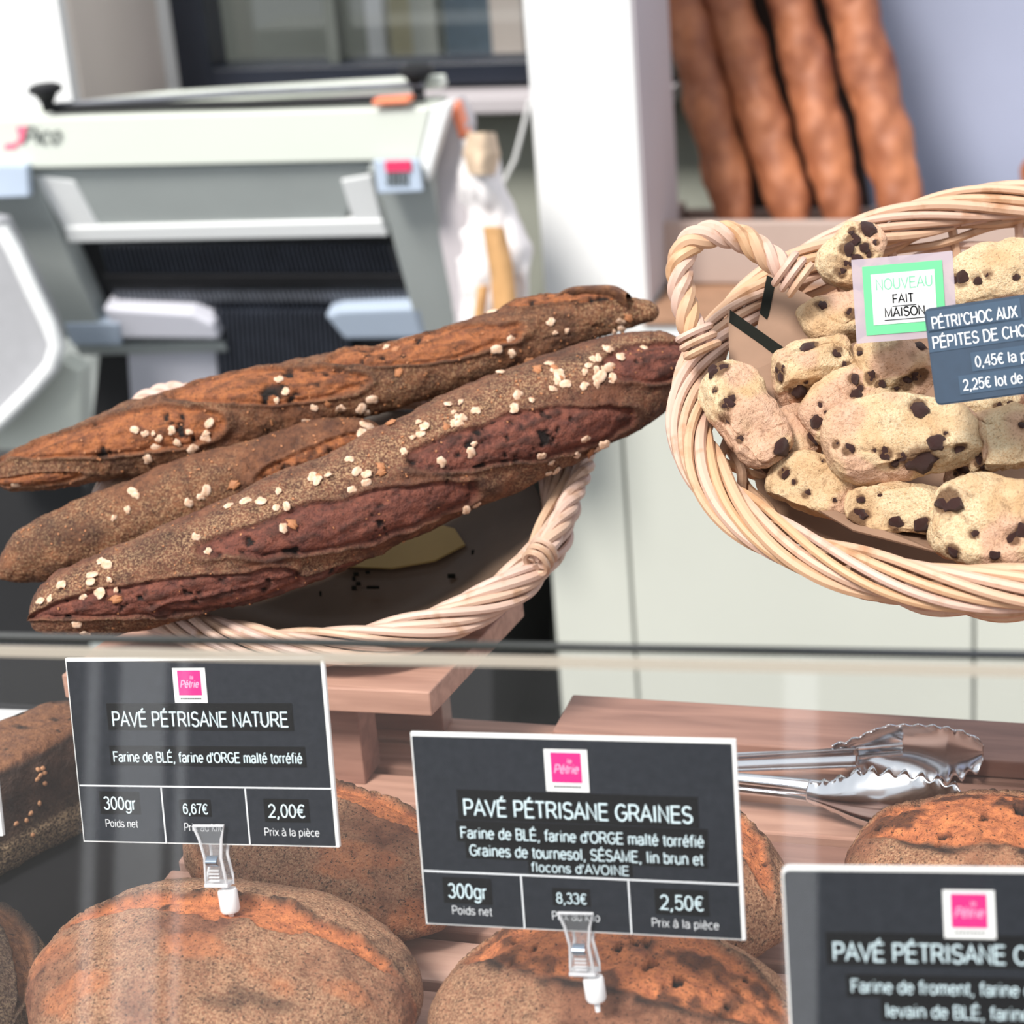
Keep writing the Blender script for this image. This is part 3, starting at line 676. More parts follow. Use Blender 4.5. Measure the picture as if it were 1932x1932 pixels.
# clip holder in the frame of its card: clear jaws, spring, stem and white cap
def card_clip(label, O, R, xc, ybot, s=1.0, lean=0.0, drop=0.0):
    Rl = R@rotm('z', lean)
    base = np.array(O)+R[:, 0]*xc+R[:, 1]*ybot
    root = thing('card_clip', label, 'clip', group='clear clips holding the price cards', mw=mat4(Rl, base))
    def jaw(name, z0, tilt, wt, wn, wb, par):
        ys = [0.0085, 0.003, -0.005, -0.0135, -0.0165]; ws = [wt, wt*0.72, wn, wb*0.92, wb]
        ys = [y*s for y in ys]; ws = [x*s for x in ws]
        P = [(-x/2, y, z0+tilt*(y-ys[2])) for x, y in zip(ws, ys)]+[(x/2, y, z0+tilt*(y-ys[2])) for x, y in zip(ws[::-1], ys[::-1])]
        j = MB().prism(P, (0, 0, 0.0012*s)).build(name, M['acrylic'], par, smooth=False)
        fr = MB(); Q = np.array(P)+np.array([0, 0, 0.0006*s]); Q = np.vstack([Q, Q[:1]])
        fr.tube(Q, 0.00062*s, 6); fr.build('rim', M['acrylicedge'], j)
        return j
    jaw('front_jaw', 0.0010, 0.05, 0.0135, 0.0072, 0.0095, root)
    jaw('rear_jaw', -0.0050, -0.16, 0.0125, 0.0070, 0.0120, root)
    sp_ = MB(); n = 14
    Gd = np.array([[(x*0.0024*s, (-0.0040-0.0045*i/(n-1))*s, 0.0012+0.0022*s*math.sin(math.pi*i/(n-1))) for x in (-1, 1)] for i in range(n)])
    sp_.grid(Gd); sp_.grid(Gd+np.array([0, 0, 0.0005])); sp_.build('spring', M['springsteel'], root)
    sl3 = MB()
    for k in range(4): sl3.box((0, (-0.0100-0.0014*k)*s, 0.0020), (0.0045*s, 0.0004*s, 0.0008))
    sl3.build('grip_ribs', M['acrylicedge'], root, smooth=False)
    MB().box((0, -0.0165*s, -0.0015), (0.0105*s, 0.0016*s, 0.0065)).build('hinge_bar', M['acrylicedge'], root, smooth=False, bevel=0.0004)
    rc_ = rotm('x', math.radians(90))
    st = MB().lathe([(0.0016*s, 0.0), (0.0016*s, 0.004*s)], 12, (0.002, -0.0165*s, -0.002), rc_)
    st.build('stem', M['acrylicedge'], root)
    cpm = MB().lathe([(0.0016*s, 0), (0.0036*s, 0.0003*s), (0.0040*s, 0.0012*s), (0.0040*s, 0.0086*s), (0.0034*s, 0.0098*s), (0.0012*s, 0.0102*s), (0.001*s, (0.0102+drop)*s)], 20, (0.0028, -0.0186*s, -0.002), rc_@rotm('y', 0.05))
    cpm.build('cap', M['cap'], root)
    return root

c1, R1 = price_card('price_card', 'black price card for the plain loaf at 2,00€, on the left', (-0.1159, -0.0553, 1.0185), (-0.46, 13.73, 3.83), 0.1087, 0.0738,
    ('PAVÉ PÉTRISANE NATURE', 0.51, 0.362, 0.075, 0.685, 'c', 0.30),
    [("Farine de BLÉ, farine d'ORGE malté torréfié", 0.525, 0.555, 0.053, 0.735, 'c', 1)],
    [('300gr', 0.165, 0.815, 0.066, 0.13, 'c', 1), ('Poids net', 0.165, 0.912, 0.040, 0.13, 'c', 0), ('6,67€', 0.463, 0.832, 0.052, 0.098, 'c', 0.30), ('Prix au kilo', 0.49, 0.925, 0.040, 0.155, 'c', 0),
     ('2,00€', 0.815, 0.842, 0.066, 0.140, 'c', 1), ('Prix à la pièce', 0.828, 0.942, 0.040, 0.21, 'c', 0)], 0.145, 0.86, 0.688, (0.335, 0.663), group='black price cards among the loaves')
card_clip('clear clip with white cap holding the 2,00€ card on the front left loaf', (-0.1159, -0.0553, 1.0185), R1, 0.0020, -0.0369, 0.97, 0.02, 0.004)
KC2 = 0.968; OC2 = tuple(CAM+(np.array((0.0381, -0.0756, 1.0076))-CAM)*KC2)
c2, R2 = price_card('price_card', 'black price card for the seeded loaf at 2,50€, in the centre', OC2, (0.16, 10.02, 2.51), 0.1192*KC2, 0.0738*KC2,
    ('PAVÉ PÉTRISANE GRAINES', 0.508, 0.413, 0.080, 0.71, 'c', 0.30),
    [("Farine de BLÉ, farine d'ORGE malté torréfié", 0.515, 0.532, 0.055, 0.755, 'c', 0.36), ('Graines de tournesol, SÉSAME, lin brun et', 0.525, 0.622, 0.055, 0.725, 'c', 0.30), ("flocons d'AVOINE", 0.508, 0.692, 0.046, 0.305, 'c', 0.20)],
    [('300gr', 0.145, 0.848, 0.072, 0.125, 'c', 1), ('Poids net', 0.155, 0.935, 0.042, 0.13, 'c', 0), ('8,33€', 0.475, 0.850, 0.052, 0.095, 'c', 0.25), ('Prix au kilo', 0.485, 0.938, 0.042, 0.15, 'c', 0),
     ('2,50€', 0.815, 0.855, 0.070, 0.133, 'c', 1), ('Prix à la pièce', 0.822, 0.948, 0.042, 0.205, 'c', 0)], 0.170, 0.96, 0.715, (0.32, 0.655), group='black price cards among the loaves')
card_clip('clear clip with white cap holding the 2,50€ card on the front centre loaf', OC2, R2, -0.0010, -0.0369*KC2, 0.93, 0.03, 0.004)
c3, R3 = price_card('price_card', 'blurred black price card nearest the glass at the lower right, cut by the frame', (0.1868, -0.1735, 1.0292), (2.16, 13.87, 3.1), 0.1114, 0.07,
    ('PAVÉ PÉTRISANE C', 0.126, 0.405, 0.075, 0.505, 'l', 0.30),
    [('Farine de froment, farine d', 0.170, 0.545, 0.054, 0.47, 'l', 1), ('levain de BLÉ, farine', 0.258, 0.650, 0.054, 0.375, 'l', 1)],
    [], 0.195, 0.92, 0.76, (0.33, 0.66), rad=0.0022, group='black price cards among the loaves')
card_clip('clear clip with white cap holding the blurred card nearest the glass', (0.1868, -0.1735, 1.0292), R3, 0.0, -0.035, 1.0, 0.0, 0.03)
Rs = card_basis(-0.46, 13.73, 3.83); cs = at(4, 1578, 0.80)-Rs[:, 0]*0.054+Rs[:, 1]*0.036
sv = thing('price_card', 'black price card cut off at the left edge, only its white side edge showing', 'price card', group='black price cards among the loaves', mw=mat4(Rs, cs))
MB().box((0, 0, -0.0013), (0.108, 0.072, 0.0018)).build('card_core', M['cardcore'], sv, smooth=False)
MB().box((-0.0012, -0.0002, -0.0002), (0.104, 0.0708, 0.0004)).build('card_face', M['card'], sv, smooth=False)
card_clip('clear clip of the card cut off at the left edge', cs, Rs, 0.0, -0.036, 0.97, 0.0, 0.02)
# ------------------------------------------------------------------ breads
def end_profile(s, p=2.6, q=2.2):
    return np.clip(1-np.abs(2*s-1)**p, 0, 1)**(1/q)
def sweep_bread(name, path, hw, uph, feats, m, nu=360, nv=150, seed=0, flat=0.8, hscale=1.0, rough=0.0012, p=5.0, q=2.2):
    """closed bread body swept along a path; feats(s,t,P)->(disp,score,flour,char,hole)"""
    path = np.asarray(path, float); hw = np.asarray(hw, float)
    d = np.concatenate([[0], np.cumsum(np.linalg.norm(np.diff(path, axis=0), axis=1))]); d /= d[-1]
    s = 0.5*(1-np.cos(np.linspace(0.02, math.pi-0.02, nu)))
    s = 0.55*s+0.45*np.linspace(0, 1, nu)
    def sm(vals):
        x = np.column_stack([np.interp(s, d, vals[:, k]) for k in range(vals.shape[1])])
        ker = np.hanning(max(5, nu//8)); ker /= ker.sum(); pad = len(ker)//2
        ext = np.vstack([x[0]+(x[0]-x[1:pad+1])[::-1], x, x[-1]+(x[-1]-x[-pad-1:-1])[::-1]])
        return np.column_stack([np.convolve(ext[:, k], ker, 'same')[pad:-pad] for k in range(x.shape[1])])
    C = sm(path); r = sm(hw[:, None])[:, 0]*end_profile(s, p, q)
    T = np.gradient(C, axis=0); T /= np.linalg.norm(T, axis=1)[:, None]
    Sd = np.cross(T, np.asarray(uph, float)); Sd /= np.linalg.norm(Sd, axis=1)[:, None]; Nn = np.cross(Sd, T)
    th = np.linspace(0, 2*np.pi, nv, endpoint=False)
    ct, st = np.cos(th), np.sin(th); zz = np.where(st > 0, st*hscale, -flat*np.abs(st)**0.8)
    Gd = C[:, None]+r[:, None, None]*(ct[None, :, None]*-Sd[:, None]+zz[None, :, None]*Nn[:, None])
    du = np.gradient(Gd, axis=0); dv = np.roll(Gd, -1, 1)-np.roll(Gd, 1, 1)
    nr = np.cross(dv, du); nr /= np.linalg.norm(nr, axis=2)[..., None]+1e-12
    if np.mean(np.sum(nr*(Gd-C[:, None]), 2)) < 0: nr = -nr
    P = Gd.reshape(-1, 3); S_ = np.repeat(s, nv); T_ = np.tile(th, nu); T_ = np.where(T_ > 1.5*np.pi, T_-2*np.pi, T_)
    disp, score, flour, char, hole = feats(S_, T_, P)
    P = P+nr.reshape(-1, 3)*(disp+rough*fbm(P, 160, 4, seed)*(1-0.6*score))[:, None]
    o = P.mean(0)
    ob = MB().grid(P.reshape(nu, nv, 3), cv=True)
    ob.f.append(tuple(range(nv-1, -1, -1))); ob.f.append(tuple(range((nu-1)*nv, nu*nv)))
    b = ob.build(name, m, origin=o, attrs=dict(score=score, flour=flour, char=char, hole=hole), recalc=False)
    return b, P, nr.reshape(-1, 3), S_, T_, o

def lenses(S_, T_, P, L, seed):
    """opened cuts: list of (s, t, half length, half width, slant)"""
    sc_ = np.zeros(len(S_)); dp = np.zeros(len(S_)); edge = np.zeros(len(S_))
    wob = 0.22*fbm(P, 70, 3, seed+5)
    for s0, t0, ls, lw, sl in L:
        a = (S_-s0)/ls; b = (T_-t0-sl*(S_-s0))/lw; a = a-0.35*b
        d = np.sqrt(np.abs(a)**2.2+np.abs(b)**2)+wob
        i = sst(1.0, 0.86, d); sc_ = np.maximum(sc_, i)
        rim = np.exp(-((d-1.0)/0.085)**2); edge = np.maximum(edge, rim*(b > -0.2))
        dp = dp+0.0016*rim-0.0008*i*(1-d)*0+0.0012*sst(1, 0.2, d)-0.0014*np.exp(-((d-0.86)/0.07)**2)
    return sc_, dp, edge
def bread_feats(L, seed, flour=0.75, hole_amt=1.0, tband=None, fl_t=None, streaks=0.0):
    def f(S_, T_, P):
        sc_, dp, edge = lenses(S_, T_, P, L, seed)
        n1 = fbm(P*np.array([1, 1, 1]), 260, 2, seed+9); n2 = fbm(P, 90, 2, seed+11)
        hole = sst(0.30, 0.42, n1)*sst(-0.05, 0.22, n2)*np.clip(0.30+0.9*sc_, 0, 1)*hole_amt
        big = sst(0.38, 0.46, fbm(P, 130, 2, seed+21))*sc_*sst(-0.05, 0.25, fbm(P, 50, 2, seed+25))*hole_amt
        hole = np.maximum(hole, big)
        fib = fbm(np.column_stack([S_*34, T_*9, 0*S_+seed]), 1.0, 3, seed+51)
        dp = dp-0.0016*hole+0.0036*fbm(P, 24, 2, seed+2)+0.0010*sc_*fib
        fl = flour*(1-sc_)*sst(-0.5, 0.5, fbm(P, 45, 3, seed+3))
        if fl_t is not None: fl = np.maximum(fl, (1-sc_)*fl_t(S_, T_))
        ch = np.clip(edge*0.55*sst(-0.2, 0.4, fbm(P, 60, 2, seed+31)), 0, 1)
        ch = np.maximum(ch, 0.45*(1-sc_)*sst(0.25, 0.6, fbm(P, 38, 3, seed+41)))
        ch = np.maximum(ch, 0.50*sc_*sst(0.12, 0.40, fib))
        dark_under = 0.0
        return dp, sc_, fl, ch, np.clip(hole, 0, 1)
    return f

def px_path(pts, d0, d1):
    """[(x,y,half width px)] with distance running from d0 to d1 along the picture length"""
    pts = np.array(pts, float); x = pts[:, 0]; k = (x-x[0])/(x[-1]-x[0]); d = d0+(d1-d0)*k
    return np.array([at(px_, py_, q) for (px_, py_, _), q in zip(pts, d)]), pts[:, 2]*d/FPX

def pl_path(pts, h, p0, n):
    pts = np.array(pts, float); hs = np.linspace(h[0], h[1], len(pts))
    P = np.array([onpl(x, y, p0+n*q, n) for (x, y, _), q in zip(pts, hs)]); d = (P-CAM)@fw
    return P, pts[:, 2]*d/FPX
TL1 = math.radians(22)
n1 = np.array([0, -math.sin(TL1), math.cos(TL1)]); p1 = onz(600, 1226, 0.977)

# oat flakes: three little shapes, shared by every copy
def flake_mesh(name, lx, ly, lz, m, seed):
    rng = np.random.default_rng(seed); n, k = 7, 12
    th = np.linspace(0, 2*np.pi, k, endpoint=False); wob = 1+0.14*rng.standard_normal(k)
    Gd = []
    for i in range(n):
        f = math.sin(math.pi*(i+0.15)/(n-0.7)); z = math.cos(math.pi*(i+0.15)/(n-0.7))
        Gd.append([(lx/2*f*math.cos(t)*w_, ly/2*f*math.sin(t)*w_, z*lz/2-0.12*lz*(abs(math.sin(t)) < 0.25)*(z > 0)) for t, w_ in zip(th, wob)])
    mb = MB().grid(np.array(Gd), cv=True); mb.f.append(tuple(range(k-1, -1, -1))); mb.f.append(tuple(range((n-1)*k, n*k)))
    o = mb.build(name, m); me = o.data; bpy.data.objects.remove(o); return me
FL = [flake_mesh('oat_flake', 0.0066, 0.0050, 0.0016, M['oat'], 1), flake_mesh('oat_flake', 0.0054, 0.0046, 0.0016, M['oat'], 2),
      flake_mesh('oat_flake', 0.0064, 0.0038, 0.0018, M['oattan'], 3), flake_mesh('oat_flake', 0.0044, 0.0030, 0.0016, M['oat'], 4)]
SS = flake_mesh('sesame_seed', 0.0034, 0.0020, 0.0012, M['sesame'], 5)
def stick(parent, me, name, p, n, spin, s=1.0):
    o = bpy.data.objects.new(name, me); COL.objects.link(o); o.parent = parent
    n = Vector(n).normalized(); q = n.to_track_quat('Z', 'Y'); 
    o.matrix_local = Matrix.Translation(Vector(p))@q.to_matrix().to_4x4()@Matrix.Rotation(spin, 4, 'Z')@Matrix.Diagonal((s, s, s, 1))
    return o
def add_flakes(body, P, N, S_, T_, o, cnt, seed, dens, tiny=0):
    rng = random.Random(seed); view = CAM
    idx = []
    V = view-P; V /= np.linalg.norm(V, axis=1)[:, None]; fac = np.sum(N*V, 1)
    su = np.unique(S_); gs = np.gradient(su); dn = np.interp(S_, su, gs); dn = dn*np.clip(np.minimum(S_-0.015, 0.985-S_)/0.06, 0, 1)
    wgt = dens(S_, T_)*(fac > 0.12)*dn; wgt = wgt/wgt.sum()
    r2 = np.random.default_rng(seed)
    pick = []
    while len(pick) < cnt:                                            # flakes come in little clumps
        i = int(r2.choice(len(P), p=wgt)); pick.append(i)
        near = np.where((np.sum((P-P[i])**2, 1) < 0.0085**2) & (np.sum((P-P[i])**2, 1) > 0.0038**2) & (fac > 0.1))[0]
        for q in range(rng.choice([0, 0, 1, 1, 2, 3])):
            if len(near): pick.append(int(rng.choice(list(near[:: max(1, len(near)//40)]))))
    for i in pick[:cnt]:
        stick(body, FL[rng.choice([0, 0, 1, 1, 2, 3])], 'oat_flake', P[i]-o+N[i]*0.0005, N[i]+r2.normal(0, 0.22, 3), rng.uniform(0, 6.3), rng.uniform(0.7, 1.12))
    if tiny:
        mb = MB()
        for i in r2.choice(len(P), tiny, replace=False, p=wgt*0.5+0.5*((fac > 0.1)*dn)/np.sum((fac > 0.1)*dn)):
            q = Vector(N[i]).to_track_quat('Z', 'Y').to_matrix(); R = np.array(q); a = rng.uniform(0.0004, 0.0009)
            mb.box(P[i]-o+N[i]*0.0002, (a*1.4, a, a*0.7), R@rotm('z', rng.uniform(0, 3)))
        c = mb.build('bran_crumbs', M['oattan'], body, smooth=False); c['kind'] = 'stuff'

pi = math.pi
# front loaf
pa, ha = pl_path([(52, 1172, 66), (140, 1142, 84), (300, 1098, 98), (450, 1048, 106), (600, 984, 112), (760, 906, 114), (900, 840, 112), (1040, 780, 108), (1170, 724, 102), (1310, 668, 92)], (0.030, 0.032), p1, n1)
LA = [(0.20, 2.92, 0.18, 0.42, 2.0), (0.45, 2.76, 0.19, 0.46, 2.0), (0.71, 2.72, 0.17, 0.46, 1.8), (0.945, 2.40, 0.10, 0.55, 0.8), (0.33, 3.45, 0.14, 0.28, 1.6)]
fA = lambda S_, T_: 0.95*np.exp(-((T_-(1.95-0.1*S_))/0.42)**2)
ba, *ra = sweep_bread('seeded_baguette', pa, ha, (0, -0.25, 1), bread_feats(LA, 3, 0.55, 1.0, fl_t=fA), M['seeded2'], 420, 190, 3, rough=0.0013, p=9.0)
tag(ba, 'dark seeded baguette nearest the viewer, topped with oat flakes, lying across the left basket', 'bread', 'seeded baguettes across the left basket')
add_flakes(ba, *ra, 98, 5, lambda S_, T_: np.exp(-((T_-2.05)/0.45)**2)*(0.55+1.6*np.exp(-((S_-0.72)/0.16)**2))+0.10, 160)
# middle loaf
pb_, hb = pl_path([(-4, 1086, 44), (60, 1050, 62), (180, 1005, 74), (320, 955, 76), (480, 900, 72), (620, 852, 64), (720, 815, 54)], (0.022, 0.026), p1, n1)
bb_, *rb = sweep_bread('seeded_baguette', pb_, hb, (0, -0.2, 1), bread_feats([(0.9, 2.6, 0.2, 0.4, -1)], 13, 0.75, 0.7), M['seeded'], 300, 150, 13, rough=0.0011)
tag(bb_, 'brown baguette between the other two seeded ones, mostly uncut crust with a blunt left tip', 'bread', 'seeded baguettes across the left basket')
add_flakes(bb_, *rb, 12, 6, lambda S_, T_: np.exp(-((T_-2.0)/0.5)**2), 90)
# rear loaf
pc, hc = pl_path([(-14, 903, 46), (70, 882, 58), (200, 850, 70), (330, 818, 78), (480, 775, 76), (620, 745, 70), (780, 705, 70), (930, 660, 70), (1060, 615, 68), (1170, 590, 56), (1240, 588, 42)], (0.031, 0.032), p1, n1)
LC = [(0.20, 2.24, 0.165, 0.62, 1.6), (0.43, 2.02, 0.135, 0.60, 1.6), (0.66, 1.95, 0.135, 0.56, 1.5), (0.06, 3.0, 0.08, 0.30, 1.0), (0.87, 1.45, 0.09, 0.4, 1.0)]
fC = lambda S_, T_: 0.95*sst(0.82, 0.96, S_)+0.8*np.exp(-((S_-0.06)/0.06)**2)*np.exp(-((T_-2.2)/0.5)**2)
bc, *rcc = sweep_bread('seeded_baguette', pc, hc, (0, -0.25, 1), bread_feats(LC, 23, 0.6, 1.0, fl_t=fC), M['seeded'], 420, 180, 23, rough=0.0013, p=7.0)
tag(bc, 'seeded baguette at the back of the left basket, orange-brown cuts and a torn right end', 'bread', 'seeded baguettes across the left basket')
add_flakes(bc, *rcc, 40, 7, lambda S_, T_: np.exp(-((T_-2.85)/0.35)**2)+0.12, 140)
# torn crust ear at the right end of the rear loaf
ear = [onpl(x, y, p1+n1*0.047, n1)-rcc[4] for x, y in ((1030, 578), (1062, 552), (1095, 541), (1130, 540), (1160, 548), (1180, 558))]
em = MB(); Ge = []
for i, p in enumerate(ear):
    wv = 0.004*math.sin(i*1.9)
    Ge.append([p+np.array([0, 0.004, -0.012]), p+np.array([0.001, 0.0, -0.004]), p+np.array([0.0, -0.002, 0.001+wv*0.4]), p+np.array([0.001, 0.003, 0.002+wv*0.4]), p+np.array([0.002, 0.012, -0.008])])
em.grid(np.array(Ge)); eo = em.build('crust_ear', mat('burnt_crust', (0.060, 0.022, 0.013), 0.75, var=0.6, vscale=200, bump=0.6, bscale=300, col2=(0.20, 0.085, 0.035)), bc)
md = eo.modifiers.new('subdivision', 'SUBSURF'); md.levels = 2; md.render_levels = 2

# floured pavés on the tray: long axis along local x, base at z = 0
def pave(label, loc, yaw, L, W, H, seed, score_t=1.25, sw=0.16, ear_t=None, rough_open=False, flour_back=0.9, flour_front=0.75, roll=0.0, m='pave', nu=300, nv=180, charw=0.6, group='floured loaves on the tray'):
    zc = H*0.40
    path = [(-L/2, 0, zc), (-L*0.25, 0, zc), (0, 0, zc), (L*0.25, 0, zc), (L/2, 0, zc)]
    def feats(S_, T_, P):
        tap = np.sqrt(np.clip(1-np.abs(2*S_-1)**2.5, 0, 1)); wob = 0.10*fbm(P, 45, 3, seed)+0.03*fbm(P, 150, 2, seed+1)
        t = T_+wob; c = score_t
        half = sw*tap+1e-3
        inn = sst(1.0, 0.82, np.abs(t-c)/half)*sst(0.03, 0.12, S_)*sst(0.97, 0.90, S_)
        earl = np.exp(-((t-(c-half))/0.030)**2)*tap               # lifted dark ear on the rear side
        low = np.exp(-((t-(c+half))/0.05)**2)*tap
        big = fbm(P, 30, 3, seed+3)
        dp = 0.0024*earl-0.0022*inn*(0.5 if rough_open else 1)+0.0016*low*0.3+0.0022*big+0.0008*fbm(P, 120, 3, seed+5)
        ch = np.clip(0.95*earl*sst(-0.5, 0.1, fbm(P, 110, 2, seed+7))+charw*0.35*low*sst(-0.1, 0.3, fbm(P, 80, 2, seed+8)), 0, 1)
        hole = np.zeros(len(P)); sc_ = inn
        if rough_open:
            nz = fbm(P, 75, 3, seed+9)
            ch = np.maximum(ch, 0.80*inn*sst(-0.02, 0.30, nz)); dp = dp+0.0022*inn*nz+0.0012*inn*fbm(P, 220, 2, seed+12)
            hole = inn*sst(0.42, 0.50, fbm(P, 150, 2, seed+10)); dp = dp-0.003*hole
            ch = np.maximum(ch, np.clip(low*1.1*sst(-0.3, 0.2, fbm(P, 70, 2, seed+13)), 0, 1))
        else:
            sc_ = np.maximum(inn, 0.55*sst(0.18, 0.42, fbm(P*np.array([0.6, 1.3, 1]), 42, 3, seed+15))*(T_ > c))
            hole = 0.8*inn*sst(0.50, 0.56, fbm(P, 160, 2, seed+10))
            ch = np.maximum(ch, 0.6*sst(0.30, 0.55, fbm(P*np.array([0.6, 1.2, 1]), 50, 3, seed+16))*(1-inn))
        fl = np.where(t < c-half*0.8, flour_back, flour_front*sst(-0.45, 0.25, fbm(P, 34, 3, seed+17)))*(1-inn)
        return dp, sc_, np.clip(fl, 0, 1), ch, hole
    b, P, N, S_, T_, o = sweep_bread('pave_loaf', path, [W/2]*5, (0, 0, 1), feats, M[m], nu, nv, seed, flat=H*0.40/(W/2), hscale=H*0.60/(W/2), rough=0.0006, p=2.15, q=2.0)
    Rz = rotm('z', math.radians(yaw))@rotm('x', math.radians(roll))
    b.matrix_world = mat4(Rz, np.array(loc)+Rz@o)
    tag(b, label, 'bread', group)
    return b, (P@Rz.T+np.array(loc), N@Rz.T, S_, T_, np.array(loc)+Rz@o, Rz)
pave('front left floured brown loaf with one long orange score, under the 2,00€ card', (-0.111, -0.075, 0.9), -2, 0.162, 0.122, 0.057, 31, 1.42, 0.14)
pave('brown loaf lying behind the front left one, partly hidden by the 2,00€ card', (-0.107, 0.028, 0.9), -20, 0.150, 0.086, 0.049, 47, 1.12, 0.26, flour_front=0.7)
pave('front centre loaf with a wide torn orange top, under the 2,50€ card', (0.047, -0.070, 0.9), -10, 0.146, 0.115, 0.054, 61, 1.42, 0.50, rough_open=True, flour_back=1.0)
pave('brown loaf with a burnt right side behind the 2,50€ card', (0.043, 0.031, 0.9), -38, 0.124, 0.088, 0.058, 83, 1.1, 0.3, rough_open=False, charw=1.0)
pave('orange topped loaf at the right below the tongs, behind the blurred card', (0.178, 0.055, 0.9), -5, 0.130, 0.090, 0.052, 97, 1.4, 0.7, rough_open=True)
# dark rye loaf standing at the left edge, and the one in the lower left corner
def rye_block(label, loc, R, dx, dy, dz, seed):
    nu, nv = 120, 160
    u = np.linspace(-1, 1, nu); th = np.linspace(0, 2*np.pi, nv, endpoint=False)
    def se(c, e): return np.sign(c)*np.abs(c)**e
    uu = np.sin(np.linspace(-pi/2, pi/2, nu)); ru = np.abs(np.cos(np.linspace(-pi/2+0.02, pi/2-0.02, nu)))**0.30
    Gd = np.array([[(dx/2*a, dy/2*b*se(math.cos(t), 0.38), dz/2*b*se(math.sin(t), 0.42)) for t in th] for a, b in zip(uu, ru)])
    P = Gd.reshape(-1, 3); nr = P/np.array([dx, dy, dz])**2; nr /= np.linalg.norm(nr, axis=1)[:, None]
    P = P+nr*(0.002*fbm(P, 40, 4, seed)+0.0008*fbm(P, 180, 2, seed+1))[:, None]
    z = P[:, 2]/dz*2
    top = sst(0.78, 0.92, z+0.06*fbm(P, 60, 2, seed+2)); bot = sst(-0.22, -0.36, z+0.05*fbm(P, 60, 2, seed+3))
    hole = top*sst(0.36, 0.46, fbm(P, 190, 2, seed+4)); ch = 0.9*np.exp(-((z-0.80)/0.06)**2)
    mb = MB().grid(P.reshape(nu, nv, 3), cv=True); mb.f.append(tuple(range(nv-1, -1, -1))); mb.f.append(tuple(range((nu-1)*nv, nu*nv)))
    b = mb.build('rye_loaf', M['rye'], attrs=dict(score=top, flour=bot, char=ch*(1-bot), hole=hole))
    b.matrix_world = mat4(R, loc); return tag(b, label, 'bread')
Rr = rotm('z', math.radians(64))
ry = rye_block('dark rye loaf with pale floured base, at the left edge of the tray', onz(84, 1628, 0.886)+np.array([-0.906*0.025, 0.42*0.025, 0.029]), Rr, 0.125, 0.050, 0.058, 5)
r2 = np.random.default_rng(4)
for x, y in ((72, 1452), (80, 1450), (84, 1458), (76, 1462), (70, 1470), (84, 1478), (74, 1516), (58, 1534), (50, 1548), (30, 1554), (62, 1575)):
    dd = nrm(ray(x, y)); M_i = np.array(ry.matrix_world.inverted()); o_l = M_i[:3, :3]@CAM+M_i[:3, 3]; d_l = M_i[:3, :3]@dd
    hit, loc, nn, _ = ry.ray_cast(Vector(o_l), Vector(d_l))
    if hit: stick(ry, SS, 'sesame_seed', np.array(loc)+np.array(nn)*0.0003, nn, r2.uniform(0, 6))
b7, i7 = pave('dark loaf in the lower left corner, seeded and sloping to the right', (-0.243, -0.070, 0.886), -38, 0.112, 0.090, 0.050, 113, 0.75, 0.2, m='rye', group=None, flour_front=0.25, flour_back=0.5)

